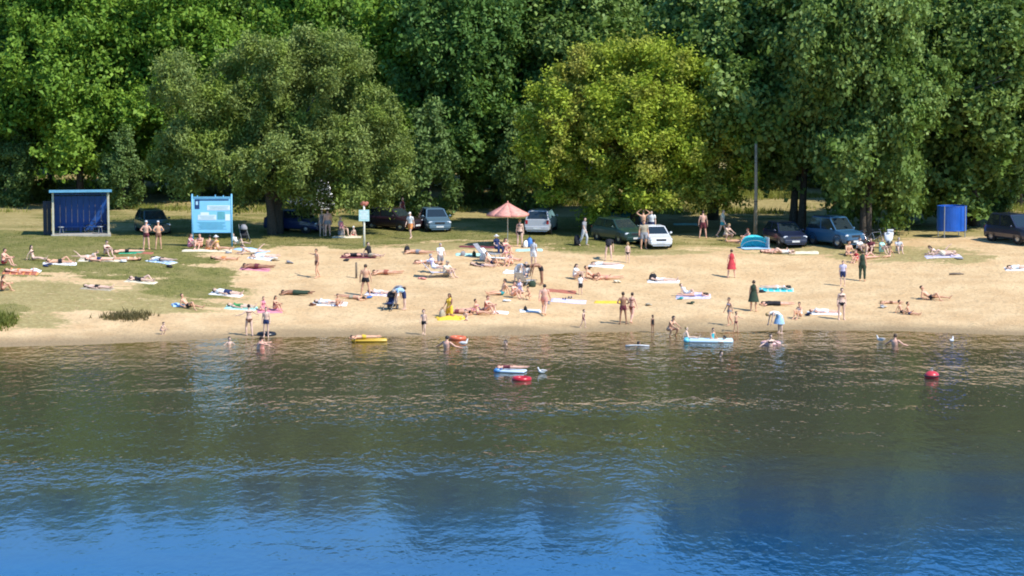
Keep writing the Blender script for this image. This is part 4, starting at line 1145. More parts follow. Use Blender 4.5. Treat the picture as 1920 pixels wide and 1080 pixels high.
for yy in (-.62, .62):
    o = empty("wheel", (0, yy, .24)); o.parent = S
    m = MB(); m.torus((0, 0, 0), .19, .06, 18, 8, rot=RY); m.build("tyre", RUBBER, o, True)
    m = MB(); m.lathe([(0, .04), (.15, .04), (.15, -.04), (0, -.04)], 12, rot=RY); m.build("rim", ALLOY, o)
m = MB(); m.tube([(0, -.62, .30), (0, -.56, .55), (0, -.40, .95)], [(.10, .12), (.26, .08), (.30, .06)], 10, lat=(1, 0, 0)); m.build("front_shield", SW, S, True)
m = MB(); m.tube([(0, -.40, .30), (0, 0, .26), (0, .3, .32)], [(.20, .05), (.20, .05), (.20, .08)], 10, lat=(1, 0, 0)); m.build("footboard", BLACKP, S, True)
m = MB(); m.tube([(0, .10, .48), (0, .4, .58), (0, .85, .56)], [(.18, .16), (.20, .17), (.12, .08)], 12, lat=(1, 0, 0)); m.build("tail_body", SW, S, True)
m = MB(); m.tube([(0, .05, .74), (0, .45, .78), (0, .8, .78)], [(.14, .05), (.17, .06), (.12, .05)], 10, lat=(1, 0, 0)); m.build("seat", BLACKP, S, True)
m = MB(); m.tube([(-.34, -.30, 1.02), (-.1, -.40, 1.0), (.1, -.40, 1.0), (.34, -.30, 1.02)], .02, 6); m.build("handlebar", BLACKP, S)
m = MB(); m.ball((0, -.47, .93), (.13, .07, .09), 10, 6); m.build("headlight", LAMP, S, True)
m = MB(); m.box((0, .92, .92), (.40, .34, .30)); m.build("top_box", SW, S, bevel=.04)
for sx in (-1, 1): m = MB(); m.tube([(sx * .26, -.36, 1.02), (sx * .34, -.34, 1.16)], .008, 5); m.ball((sx * .36, -.34, 1.20), (.07, .02, .05), 8, 6); m.build("mirror", BLACKP, S, True)

def pushchair(px, py, rot, fabric, hood, label):
    x, y, z = at(px, py)
    S = empty("pushchair", (x, y, z), R(rot), label, "pushchair")
    for sx in (-1, 1):
        for yy, r_ in ((-.38, .10), (.34, .14)):
            o = empty("wheel", (sx * .26, yy, r_)); o.parent = S
            m = MB(); m.torus((0, 0, 0), r_ - .025, .028, 14, 6, rot=RY); m.build("tyre", RUBBER, o, True)
            m = MB(); m.lathe([(0, .02), (r_ - .04, .02), (r_ - .04, -.02), (0, -.02)], 10, rot=RY); m.build("hub", GREYM, o)
        m = MB(); m.tube([(sx * .26, -.38, .10), (sx * .24, .10, .55), (sx * .22, .55, 1.02)], .014, 6); m.tube([(sx * .26, .34, .14), (sx * .24, .02, .50)], .014, 6); m.build("side_frame", GREYM, S)
    m = MB(); m.tube([(-.22, .55, 1.02), (.22, .55, 1.02)], .018, 8); m.build("handle", BLACKP, S)
    m = MB(); m.tube([(0, -.28, .36), (0, -.02, .40), (0, .12, .48), (0, .26, .88)], [(.20, .03), (.21, .05), (.21, .05), (.19, .03)], 10, lat=(1, 0, 0)); m.build("seat", fabric, S, True)
    m = MB(); V = []; F = []
    for i in range(8):
        a = R(-10 + i * 18)
        for j in range(7):
            b = math.pi * j / 6; V.append((.23 * math.cos(b), .12 - .30 * math.cos(a) * math.sin(b), .74 + .30 * math.sin(a) * math.sin(b) + .02))
    F = [(i * 7 + j, i * 7 + j + 1, i * 7 + j + 8, i * 7 + j + 7) for i in range(7) for j in range(6)]
    m.add(V, F); o = m.build("hood", hood, S, True); sd = o.modifiers.new("t", 'SOLIDIFY'); sd.thickness = .01
    m = MB(); m.box((0, .12, .24), (.38, .36, .16)); m.build("basket", BLACKP, S, bevel=.02)
pushchair(458, 452, 20, CLOTH["black"], CLOTH["grey"], "black pushchair with a grey hood right of the notice board")
pushchair(732, 581, -25, CLOTH["navy"], CLOTH["black"], "dark pushchair on the sand in front of the bending person in pale blue")

# ------------------------------------------------------------------ towels, chairs, bags
TOWELS = []
def towel(px, py, L, W, rot, cloth, label, group="towels spread on the beach", name="towel", stripe=None, cat="towel", crumple=.015):
    x, y, z = at(px, py)
    nu, nv = 22, 12; V = []; F = []
    ca, sa = math.cos(R(rot)), math.sin(R(rot)); sd = int(px * 13 + py)
    for j in range(nv + 1):
        for i in range(nu + 1):
            u = (i / nu - .5) * L; v = (j / nv - .5) * W
            u += .02 * math.sin(v * 7 + sd); v += .025 * math.sin(u * 5 + sd)
            X = x + u * ca - v * sa; Y = y + u * sa + v * ca
            edge = i in (0, nu) or j in (0, nv)
            V.append((X - x, Y - y, float(ground(X, Y)) - z + (.004 if edge else .022 + crumple * (math.sin(u * 9 + sd) * math.cos(v * 11 + sd * 2) + 1) + .03 * max(0, float(vnoise(u * 3.3 + sd, v * 4.1, 5)) - .4))))
    F = [(j * (nu + 1) + i, j * (nu + 1) + i + 1, (j + 1) * (nu + 1) + i + 1, (j + 1) * (nu + 1) + i) for j in range(nv) for i in range(nu)]
    m = MB(); m.add(V, F)
    if stripe: m.m = [1 if (i % 4) == 1 else 0 for j in range(nv) for i in range(nu)]
    o = m.build(name, [CLOTH[cloth]] + ([CLOTH[stripe]] if stripe else []), None, True, (x, y, z))
    TOWELS.append((x, y, L, W))
    return tag(o, label, cat, group)

def lounger(px, py, rot, cloth, label, back=48):
    """low folding beach chair: head end towards -x"""
    x, y, z = at(px, py)
    S = empty("deck_chair", (x, y, z), R(rot), label, "deck chair", "deck chairs on the sand")
    b = R(back); bx, bz = -.30 - .75 * math.cos(b), .30 + .75 * math.sin(b)
    for sy in (-1, 1):
        m = MB(); m.tube([(.95, sy * .29, .28), (-.30, sy * .29, .30), (bx, sy * .29, bz)], .016, 6)
        m.tube([(.70, sy * .29, .29), (.85, sy * .29, 0)], .014, 6); m.tube([(-.15, sy * .29, .30), (-.45, sy * .29, 0)], .014, 6); m.tube([(-.2, sy * .31, .52), (.25, sy * .31, .50), (.25, sy * .31, .29)], .014, 6)
        m.build("side_frame", GREYM, S, True)
    m = MB(); m.box((.32, 0, .29), (1.22, .56, .014)); m.build("seat_cloth", CLOTH[cloth], S)
    m = MB(); m.box(((-.30 + bx) / 2, 0, (.30 + bz) / 2), (.74, .56, .014), Matrix.Rotation(b, 3, 'Y')); m.build("back_cloth", CLOTH[cloth], S)

def bag(px, py, cloth, s, label, cat="bag"):
    x, y, z = at(px, py)
    S = empty("beach_bag", (x, y, z), random.uniform(0, 3), label, cat)
    m = MB(); m.tube([(0, 0, 0), (0, 0, .06), (.01, 0, .24), (0, 0, .34), (0, .01, .40)], [(.20, .12), (.24, .15), (.23, .13), (.19, .09), (.10, .03)], 12, lat=(1, 0, 0))
    m.v = [(a * s, b * s, c * s) for a, b, c in m.v]; m.build("sack", CLOTH[cloth], S, True)
    m = MB(); m.torus((0, 0, .36 * s), .12 * s, .012 * s, 12, 5, rot=Matrix.Rotation(math.pi / 2, 3, 'X'), arc=math.pi); m.build("strap", CLOTH["black"], S, True)

# ------------------------------------------------------------------ things on the water
def ring(px, py, Rr, r_, m_, label, zz=0.0, loc=None, cat="swim ring"):
    x, y, z = loc if loc else at(px, py)
    m = MB(); m.torus((0, 0, 0), Rr, r_, 26, 10)
    o = m.build("swim_ring", m_, None, True, (x, y, zz + r_ * .45)); return tag(o, label, cat, "inflatables on the water")
def vinyl(n, c): return mat(n, c, .3, var=.05, spec=.5)
def mattress(px, py, rot, L, W, c, label, pillow=None):
    x, y, z = at(px, py)
    S = empty("air_mattress", (x, y, 0.0), R(rot), label, "air mattress", "inflatables on the water")
    n = 6
    for k in range(n):
        yy = (k + .5) / n * W - W / 2
        m = MB(); r_ = W / n * .56; m.tube([(-L / 2 + .25, yy, .06), (-L / 2 + .35, yy, .06), (L / 2 - .05, yy, .06), (L / 2, yy, .06)], [r_ * .6, r_, r_, r_ * .5], 10); m.build("air_chamber", c, S, True)
    m = MB(); m.tube([(-L / 2 + .14, -W / 2, .10), (-L / 2 + .14, W / 2, .10)], [(.14, .11), (.14, .11)], 12); m.build("pillow", pillow or c, S, True)
    return x, y
mattress(692, 640, 4, 1.9, .75, vinyl("yellow_vinyl", (.66, .42, .05)), "yellow air mattress floating close to the shore")
MX = mattress(1328, 641, -3, 2.6, 1.0, vinyl("pale_blue_vinyl", (.55, .72, .80)), "long white and pale blue air mattress carrying two children near the shore", vinyl("aqua_vinyl", (.15, .55, .68)))
FX = mattress(957, 698, -14, 1.5, .7, vinyl("white_blue_vinyl", (.62, .74, .84)), "small white and blue float with a bather lying on it", vinyl("blue_vinyl", (.10, .30, .60)))
ring(978, 713, .36, .12, vinyl("red_vinyl", (.50, .02, .03)), "deep red swim ring beside the small white and blue float")
ring(500, 628, .40, .14, vinyl("black_tube_rubber", (.015, .015, .016)), "black inner tube around the bather at the water's edge", loc=None)
ring(858, 636, .36, .11, vinyl("orange_vinyl", (.72, .16, .07)), "orange-red swim ring beside the bather with a bare back")
ring(1445, 646, .42, .12, vinyl("pink_vinyl", (.74, .42, .40)), "pale pink swim ring around the bather near the right of the shore")
x, y, z = at(1195, 650)
m = MB(); m.tube([(-.62, 0, .02), (-.3, .03, .04), (.1, .02, .045), (.62, -.03, .02)], .045, 8); tag(m.build("pool_noodle", CLOTH["light grey"], None, True, (x, y, .01)), "pale grey swimming noodle floating flat near the shore", "pool noodle")
x, y, z = at(1747, 710)
S = empty("marker_buoy", (x, y, 0), .4, "red marker buoy floating alone far out at the right", "buoy")
m = MB(); m.ball((0, 0, .12), (.36, .34, .25), 18, 12); m.build("float_body", vinyl("buoy_red", (.58, .05, .06)), S, True)
m = MB(); m.torus((0, 0, .14), .36, .03, 20, 6); m.build("band", BLACKP, S, True)
m = MB(); m.tube([(0, 0, .34), (0, 0, .42)], .05, 8); m.torus((0, 0, .46), .06, .015, 12, 5, rot=Matrix.Rotation(math.pi / 2, 3, 'X')); m.build("lifting_eye", GREYM, S, True)
for (px, py, rz, lab) in ((870, 647, .5, "gull on the water right of the orange-red swim ring"), (1651, 640, 2.6, "gull on the water left of the reddish bather at the right"), (1785, 642, 1.2, "gull on the water furthest right along the shore"), (1016, 700, 3.6, "gull on the water right of the red swim ring")):
    x, y, z = at(px, py)
    S = empty("gull", (x, y, 0), rz, lab, "bird", "gulls on the water")
    m = MB(); m.tube([(-.22, 0, .10), (-.10, 0, .08), (.06, 0, .09), (.15, 0, .13), (.18, 0, .22), (.20, 0, .27)], [.02, .075, .085, .055, .035, .035], 10); m.ball((.21, 0, .28), (.045, .036, .036), 8, 6); m.build("body", CLOTH["white"], S, True)
    for sy in (-1, 1): m = MB(); m.tube([(.08, sy * .07, .13), (-.08, sy * .085, .13), (-.28, sy * .03, .13)], [(.05, .012), (.06, .014), (.015, .006)], 8, lat=(0, .3, 1)); m.build("wing", CLOTH["light grey"], S, True)
    m = MB(); m.tube([(.25, 0, .28), (.30, 0, .27)], [.012, .004], 6); m.build("bill", CLOTH["orange"], S)
# ------------------------------------------------------------------ the crowd, left to right
GB, SA, WA, LA = "sunbathers on the grassy bank", "people on the sand", "bathers in the water", "people by the cars and the trees"
T = towel; P = person
# grassy bank
P(6, 497, "sit_knees", "m", 1.78, 75, "pink", "brown", ["trunks:red"], "sunburnt man in red trunks sitting hugging his knees at the far left edge", GB)
T(38, 512, 2.1, .95, 4, "rust", "rust towel under the sunbather at the left edge of the grass", GB.replace("sunbathers", "towels"), stripe="orange")
P(30, 511, "lie_back", "f", 1.68, 8, "pink", "long brown", ["bikini_top:orange", "briefs:orange"], "woman in an orange bikini lying on the rust towel at the left edge", GB, .03)
T(66, 508, .7, .5, -12, "white", "small crumpled white cloth at the feet of the woman in orange", crumple=.05)
P(4, 546, "sit_knees", "f", 1.66, 110, "tan", "long brown", ["swimsuit:rust"], "tanned woman in a rust swimsuit at the left edge, nearest the water", GB)
P(62, 488, "sit_long", "f", 1.68, 78, "fair", "long black", ["bikini_top:black", "briefs:black"], "black-haired woman in a black bikini leaning back on her hands on the grass", GB)
T(112, 495, 2.0, .85, 3, "white", "white towel under the man with raised knees on the grass")
P(108, 494, "lie_knee", "m", 1.76, 4, "tan", "black", ["trunks:black"], "tanned man lying with one knee up on the white grass towel", GB, .03)
T(190, 487, 2.7, 1.5, 2, "cream", "wide cream blanket shared by sunbathers in front of the shelter")
P(165, 487, "prone_up", "f", 1.66, 185, "fair", "blond", ["bikini_top:white", "briefs:white"], "blond woman in white propped on her elbows on the cream blanket", GB, .03)
P(186, 490, "lie_back", "m", 1.78, 3, "pink", "black", ["trunks:navy"], "man in navy trunks lying flat on the near edge of the cream blanket", GB, .03)
P(199, 480, "sit_knees", "f", 1.66, 40, "fair", "brown", ["swimsuit:maroon"], "woman in a maroon swimsuit sitting with bent knees on the cream blanket", GB, .03)
T(246, 474, 1.5, 1.2, 5, "emerald", "bright emerald towel spread on the grass behind the sunbathers")
P(236, 475, "lie_prone", "m", 1.76, 6, "pink", "black", ["trunks:black"], "dark-haired man lying face down beside the emerald towel", GB, .03)
T(272, 475, 1.0, .7, -6, "rust", "faded rust cloth by the feet of the two standing men")
P(240, 488, "lie_back", "f", 1.65, 176, "tan", "long brown", ["bikini_top:cream", "briefs:cream"], "woman in a cream bikini lying with her head to the right on the grass", GB, .02)
T(303, 491, 1.9, .9, -32, "light blue", "pale blue patterned towel slanting down the grass", stripe="white")
P(301, 490, "lie_prone", "f", 1.66, -30, "fair", "long black", ["shirt:white", "briefs:black"], "dark-haired woman in a white top face down on the slanting pale blue towel", GB, .03)
P(275, 468, "hips", "m", 1.80, 170, "pink", None, ["cap:white", "trunks:maroon"], "man with a white cap and hands on hips, left of the standing pair", GB)
P(297, 468, "hips", "m", 1.79, 195, "tan", None, ["cap:white", "trunks:brown"], "tanned man with a white cap and hands on hips, right of the standing pair", GB)
P(186, 541, "lie_back", "m", 1.78, -14, "fair", "black", ["trunks:black"], "man in black trunks lying alone on the dry grass near the weed clump", GB, .0)
T(182, 542, 1.9, .8, -14, "khaki", "khaki towel under the man lying alone on the dry grass")
P(268, 527, "lie_knee", "f", 1.68, -16, "fair", "long brown", ["swimsuit:black"], "woman in a black swimsuit lying with a raised knee on the bare bank", GB, .02)
T(264, 529, 1.9, .8, -15, "cream", "cream towel under the woman in the black swimsuit on the bank")
# under the notice board
T(388, 470, 3.1, .9, 1, "cream", "long cream blanket in front of the notice board")
P(356, 467, "sit_knees", "f", 1.64, 60, "fair", "long red", ["dress:pink"], "red-haired woman in a pink dress sitting left of the notice board", SA, .03)
P(376, 467, "sit_knees", "m", 1.72, -20, "pink", "black", ["trunks:maroon"], "man in maroon trunks sitting under the left half of the notice board", SA, .03)
P(393, 469, "sit_cross", "m", 1.80, 175, "tan", "black", ["trunks:orange"], "broad tanned man seen from behind sitting cross-legged under the notice board", SA, .03)
P(409, 470, "sit_long", "f", 1.70, 70, "tan", None, ["sun_hat:white", "bikini_top:yellow", "briefs:yellow"], "woman with a white sun hat stretching her legs below the notice board", SA, .03)
P(446, 460, "recline", "f", 1.68, 60, "fair", "blond", ["shirt:white", "shorts:cream"], "person in white leaning back beside the black pushchair", SA)
T(472, 470, 2.2, 1.1, -38, "light blue", "pale blue towel sloping down from the pushchair")
T(492, 484, 1.7, 1.0, -20, "white", "white towel right of the reclining woman near the pushchair", crumple=.03)
P(470, 477, "prone_up", "m", 1.74, 20, "fair", "black", ["shorts:white"], "black-haired man in white shorts on the sloping pale blue towel", SA, .03)
P(495, 487, "lie_prone", "f", 1.66, 8, "fair", "long black", ["shirt:white", "briefs:white"], "black-haired woman in white lying on the white towel below the pushchair", SA, .03)
P(484, 501, "lie_prone", "m", 1.78, -4, "brown", "brown", ["trunks:maroon"], "dark tanned man in maroon trunks lying face down at the top of the sand", SA, .02)
T(478, 505, 1.8, .8, -4, "pink", "faded pink towel under the dark tanned man")
# left half of the sand
P(428, 553, "lie_back", "m", 1.78, -12, "fair", "black", ["shirt:white", "shorts:navy"], "man in a white shirt and navy shorts lying where the grass meets the sand", SA, .02)
T(424, 553, 1.9, .8, -10, "white", "white towel at the ragged end of the grass")
P(352, 578, "recline", "m", 1.76, 62, "tan", "brown", ["trunks:black"], "man in black trunks leaning back on the sand below the grass", SA)
T(334, 574, .7, .5, 15, "light blue", "small pale blue cloth behind the man leaning back below the grass", crumple=.06)
P(455, 577, "lie_back", "f", 1.62, -6, "fair", "black", ["swimsuit:green"], "woman in a green swimsuit lying near the waterline", SA, .03)
T(452, 578, 1.8, .8, -6, "mint", "mint towel under the woman in green near the waterline")
T(506, 583, 1.4, 1.0, 4, "pink", "pink towel under the two seated girls")
P(493, 582, "sit_cross", "f", 1.45, 30, "pink", "brown", ["dress:pink"], "girl in a pink dress sitting at the left of the pink towel", SA, .03)
P(515, 583, "sit_knees", "f", 1.50, 60, "tan", "long brown", ["swimsuit:maroon"], "girl in a maroon swimsuit sitting at the right of the pink towel", SA, .03)
P(552, 553, "lie_prone", "m", 1.80, -13, "brown", "black", ["trousers:dark green"], "dark man in long dark trousers lying face down on bare sand", SA)
P(595, 521, "reach", "m", 1.76, -55, "tan", "brown", ["trunks:brown"], "tanned man walking with one arm stretched out to the left", SA)
T(672, 482, 2.2, 1.0, -3, "maroon", "dark maroon blanket at the foot of the white pole sign")
P(658, 482, "lie_prone", "f", 1.66, 4, "pink", "long black", ["swimsuit:black"], "woman in a black swimsuit lying on the maroon blanket", SA, .03)
P(694, 483, "sit_long", "m", 1.74, 60, "fair", "black", ["shirt:black", "shorts:khaki"], "man in a black shirt sitting at the right end of the maroon blanket", SA, .02)
P(686, 555, "stand_wide", "m", 1.84, 168, "tan", "brown", ["trunks:black"], "big tanned man in black trunks standing with his back to the lake", SA)
P(722, 515, "lie_prone", "m", 1.72, -6, "tan", "brown", ["trunks:rust"], "tanned man in rust trunks lying face down right of the big standing man", SA)
T(618, 571, 2.0, .85, -4, "white", "white towel in the middle of the left sand")
P(612, 570, "lie_back", "f", 1.68, -4, "fair", "long black", ["shirt:white", "briefs:white"], "black-haired woman in white lying on the mid-sand white towel", SA, .03)
P(662, 561, "lie_prone", "m", 1.70, 160, "tan", "black", ["trunks:khaki"], "man in khaki trunks lying with his head towards the pushchair", SA)
T(716, 552, 1.9, .9, -8, "lavender", "lavender towel behind the bending person in pale blue", stripe="white")
P(714, 551, "lie_back", "f", 1.66, -7, "fair", "long black", ["swimsuit:white"], "woman in a white swimsuit lying on the lavender towel", SA, .03)
P(757, 581, "bend", "m", 1.78, -72, "fair", "grey", ["shirt:light blue", "shorts:navy"], "person in a pale blue shirt bending over the dark pushchair", SA)
P(741, 573, "bend", "f", 1.66, 60, "brown", "brown", ["shirt:grey", "trousers:grey"], "woman in grey stooping behind the dark pushchair", SA)
# waterside, left
P(467, 630, "wade", "f", 1.72, -150, "fair", "black", ["bikini_top:brown", "briefs:brown"], "slim woman in a brown bikini walking into the shallows at the left", WA)
P(499, 632, "stand", "m", 1.60, 0, "fair", "black", ["trunks:navy"], "boy in navy trunks standing inside the black inner tube", WA)
P(306, 627, "crouch", "c", 1.0, 60, "fair", "brown", ["briefs:black"], "small child crouching at the water's edge far left", WA)
P(430, 646, "wade", "c", 1.30, 20, "fair", "black", ["briefs:white"], "child standing chest-deep left of the black inner tube", WA, float_z=-.86)
P(478, 654, "swim", "m", 1.74, 100, "pink", "brown", ["trunks:red"], "bather with a pink back bending over in the water below the inner tube", WA, float_z=-1.05)
P(491, 654, "wade", "f", 1.66, 170, "pink", "brown", ["swimsuit:salmon"], "bather in a salmon swimsuit seen from behind below the inner tube", WA, float_z=-.98)
P(680, 641, "lie_prone", "m", 1.50, 12, "tan", "black", ["trunks:yellow"], "boy lying on the yellow air mattress", WA, .13, float_z=0.0)
P(795, 628, "walk", "c", 1.42, -8, "fair", "red", ["trunks:black"], "thin boy in black trunks walking into the water", WA)
P(838, 652, "wade", "m", 1.76, 150, "pink", "black", ["trunks:orange"], "bather with a bare pink back next to the orange-red ring", WA, float_z=-1.12)
P(958, 646, "swim", "m", 1.74, -60, "fair", "black", ["trunks:navy"], "swimmer near the shore straight above the red ring", WA, float_z=-1.42)
# middle of the sand
P(770, 448, "walk", "m", 1.74, -30, "fair", None, ["cap:white", "shirt:white", "shorts:orange"], "man in a white cap and orange shorts walking on the grass strip", SA)
P(782, 476, "lie_prone", "m", 1.76, -17, "tan", "black", ["trunks:grey"], "man in grey trunks lying face down at the top of the sand", SA)
bag(763, 473, "black", 1.0, "black bag at the head of the man lying in grey trunks")
lounger(818, 520, 4, "lavender", "lavender deck chair with the pale woman on it")
P(812, 512, "sit_long", "f", 1.66, 70, "fair", "grey", ["shirt:lavender", "shorts:white"], "pale woman in lavender sitting on the deck chair", SA, .26)
P(836, 519, "sit_knees", "m", 1.72, 50, "fair", None, ["cap:khaki", "shirt:cream", "shorts:khaki"], "man with a khaki cap sitting on the sand right of the deck chair", SA)
P(822, 496, "kneel", "m", 1.72, 30, "fair", "grey", ["shirt:white", "shorts:grey"], "grey-haired man in a white shirt kneeling behind the deck chair", SA)
T(880, 478, 1.7, .9, 3, "mint", "pale mint towel left of the parasol group")
bag(868, 480, "grey", .7, "small grey bag on the pale mint towel's left end"); bag(889, 481, "dark green", .8, "dark green bag on the pale mint towel's right end")
T(905, 464, 3.0, .7, 0, "maroon", "narrow maroon blanket in the parasol's shade")
lounger(926, 492, -22, "white", "white deck chair slanting below the parasol")
lounger(912, 484, -28, "grey", "grey deck chair left of the white one")
bag(908, 488, "white", 1.2, "white sack beside the grey deck chair")
P(932, 474, "sit_chair", "f", 1.68, 30, "fair", None, ["sun_hat:white", "shirt:navy", "trousers:navy"], "woman in navy with a white sun hat sitting under the parasol", SA, -.12)
P(946, 474, "sit_knees", "f", 1.64, 40, "pink", "long brown", ["swimsuit:pink"], "woman in a pink swimsuit sitting below the parasol pole", SA)
P(950, 489, "sit_long", "f", 1.66, 75, "pink", "brown", ["bikini_top:pink", "briefs:maroon"], "woman in a pink top and maroon briefs sitting below the parasol group", SA)
P(975, 463, "stand", "f", 1.76, 165, "fair", "blond", ["bikini_top:black", "briefs:black"], "pale blond woman in a black bikini standing right of the parasol", SA)
bag(993, 463, "blue", 1.5, "large blue bag right of the standing blond woman"); bag(986, 464, "white", 1.1, "white bag leaning on the large blue one")
T(992, 469, 1.7, .8, 2, "mint", "mint towel below the large blue bag")
P(970, 532, "bend", "f", 1.72, 55, "fair", "long black", ["dress:light grey"], "dark-haired woman in a light grey dress stooping in the middle of the beach", SA)
P(985, 531, "sit_chair", "m", 1.76, -30, "fair", "grey", ["shirt:white", "shorts:grey"], "man in a white shirt on a low chair in the middle of the beach", SA, -.06)
lounger(984, 536, 60, "light grey", "pale grey deck chair under the man in the white shirt")
P(1014, 534, "bend", "m", 1.82, -78, "brown", "black", ["trunks:black"], "dark tanned man bending far over right of the pale grey deck chair", SA)
T(968, 512, 1.5, .8, -12, "white", "crumpled white sheet behind the stooping woman", crumple=.05)
P(962, 558, "sit_knees", "f", 1.66, 50, "pink", "brown", ["bikini_top:rust", "briefs:rust"], "woman in a rust bikini sitting below the stooping woman", SA)
P(975, 549, "sit_cross", "f", 1.64, -20, "fair", "brown", ["dress:lavender"], "woman in a lavender dress sitting cross-legged in the middle group", SA)
bag(998, 538, "dark green", .9, "dark green bag at the feet of the man bending far over")
P(1020, 590, "walk", "m", 1.72, 165, "pink", "black", ["trunks:salmon"], "black-haired man in salmon trunks walking up from the water", SA)
T(994, 583, 1.2, .6, 2, "white", "small white towel beside the man walking up from the water")
bag(985, 583, "black", .7, "small black bag on the little white towel")
T(1050, 547, 1.9, .8, -3, "rust", "red-brown towel behind the man walking up from the water")
T(1066, 565, 2.0, 1.1, -6, "lavender", "pale lavender towel with two pairs of dark shoes")
for k, (a, b_) in enumerate(((1058, 562), (1069, 560))):
    x, y, z = at(a, b_)
    m = MB()
    for s in (-1, 1): m.tube([(s * .07, -.13, .03), (s * .07, 0, .045), (s * .07, .13, .05)], [(.04, .03), (.045, .035), (.038, .04)], 8, lat=(1, 0, 0))
    tag(m.build("shoes", CLOTH["navy"], None, True, (x, y, z + .03)), "pair of dark shoes on the pale lavender towel, %s of the two" % ("left" if k == 0 else "right"), "shoes")
P(1088, 553, "stand", "c", 1.22, 200, "fair", "brown", ["shirt:white", "shorts:black"], "child in a white shirt and black shorts beside the lavender towel", SA)
P(1078, 524, "sit_knees", "f", 1.66, 60, "fair", "long brown", ["shirt:white"], "woman in a white shirt sitting left of the tanned reclining pair", SA)
P(1112, 523, "recline", "m", 1.74, 75, "tan", "brown", ["trunks:rust"], "tanned man in rust trunks reclining, left of the pair", SA)
P(1136, 524, "lie_prone", "f", 1.68, 4, "tan", "long brown", ["bikini_top:salmon", "briefs:salmon"], "tanned woman in a salmon bikini lying, right of the reclining pair", SA)
T(1136, 499, 2.1, 1.1, -9, "white", "bright white towel below the man in the dark shirt")
P(1120, 495, "lie_prone", "f", 1.64, -8, "fair", "long black", ["shirt:white"], "black-haired woman in white lying on the bright white towel", SA, .03)
P(1141, 489, "bend", "m", 1.86, 170, "fair", "black", ["shirt:black", "briefs:black"], "long-legged man in a black shirt leaning over the bright white towel", SA)
P(1177, 493, "stand", "c", 1.30, 175, "fair", "blond", ["briefs:black"], "blond child in black trunks seen from behind near the white car", SA)
T(1142, 567, 1.7, .8, -4, "yellow", "yellow towel left of the standing couple")
P(1168, 608, "hips", "m", 1.80, 190, "brown", "brown", ["trunks:maroon"], "dark tanned man at the left of the couple by the water", SA)
P(1184, 606, "walk", "f", 1.72, 150, "pink", "brown", ["bikini_top:rust", "briefs:rust"], "woman in a rust bikini at the right of the couple by the water", SA)
P(1094, 615, "walk", "c", 1.05, 60, "fair", "brown", ["swimsuit:maroon"], "small girl in a maroon swimsuit paddling at the water's edge", WA)
T(1244, 528, 1.9, .8, -5, "white", "white towel lying alone in the middle of the right sand")
bag(1224, 526, "black", 1.0, "black rucksack at the left end of the lone white towel")
P(1246, 526, "lie_back", "f", 1.66, -4, "fair", "long black", ["swimsuit:white"], "woman in a white swimsuit on the lone white towel", SA, .03)
T(1300, 557, 2.0, 1.2, -5, "lavender", "lavender towel with a pair of women in the right half of the sand")
P(1289, 556, "recline", "f", 1.64, 70, "fair", "black", ["dress:white"], "woman in white leaning on her elbows at the left of the lavender towel pair", SA, .03)
P(1313, 558, "lie_prone", "f", 1.66, 176, "pink", "long brown", ["swimsuit:lavender"], "woman in a lavender swimsuit at the right of the lavender towel pair", SA, .03)
# yellow towel group and its neighbours
P(848, 594, "kneel", "f", 1.72, -35, "brown", "long brown", ["dress:yellow"], "woman wrapped in bright yellow kneeling near the waterline", SA)
T(846, 597, 1.7, 1.0, 12, "yellow", "bright yellow towel under the kneeling woman near the waterline", crumple=.05)
bag(829, 596, "khaki", 1.2, "khaki bag left of the kneeling woman in yellow")
P(874, 600, "sit_cross", "c", 1.15, -30, "fair", "brown", ["briefs:black"], "child sitting right of the woman in bright yellow", SA)
P(884, 584, "lie_back", "f", 1.62, 176, "pink", "long brown", ["swimsuit:pink"], "woman in pink lying behind the seated child", SA)
P(912, 586, "sit_knees", "f", 1.70, 55, "pink", "red", ["swimsuit:rust"], "red-haired woman in a rust swimsuit sitting with raised knees near the waterline", SA)
T(938, 587, .9, .6, -6, "white", "small white towel at the feet of the red-haired woman")
# right half of the sand
P(1371, 521, "stand_wide", "f", 1.72, -170, "pink", "brown", ["dress:red", "skirt:red"], "woman in a long bright red dress standing alone at the top of the sand", SA)
P(1413, 584, "stand", "f", 1.76, 165, "tan", "brown", ["dress:dark green", "skirt:dark green"], "woman in a flared dark green dress standing in the right half of the sand", SA)
T(1456, 544, 2.0, 1.1, -3, "turquoise", "turquoise and mint towel right of the woman in dark green", stripe="mint")
P(1464, 541, "lie_prone", "f", 1.66, 176, "fair", "long black", ["bikini_top:white", "briefs:white"], "black-haired woman lying on the turquoise and mint towel", SA, .03)
P(1452, 573, "lie_prone", "m", 1.76, 2, "pink", "brown", ["shirt:black", "shorts:black"], "man in black lying behind the stooping person in white", SA)
P(1461, 624, "bend", "f", 1.80, -70, "fair", "blond", ["dress:white", "skirt:light blue"], "person in white shaking out a pale blue cloth at the water's edge", SA)
P(1368, 611, "walk", "f", 1.58, -60, "tan", "brown", ["bikini_top:lavender", "briefs:grey"], "slim girl in a lavender top walking at the water's edge", SA)
P(1380, 622, "wade", "c", 1.15, 30, "tan", "brown", ["briefs:maroon"], "small child in maroon trunks in the shallows below the slim girl", WA)
P(1224, 623, "stand", "c", .98, 40, "brown", "black", ["swimsuit:black"], "small dark child in a black swimsuit at the water's edge", WA)
P(1262, 629, "crouch", "f", 1.70, 40, "tan", "black", ["bikini_top:brown", "briefs:brown"], "tanned black-haired woman crouching in the shallows", WA)
P(1290, 639, "sit_long", "c", 1.2, 80, "fair", "blond", ["briefs:white"], "blond child at the left end of the long air mattress", WA, .12, float_z=0.0)
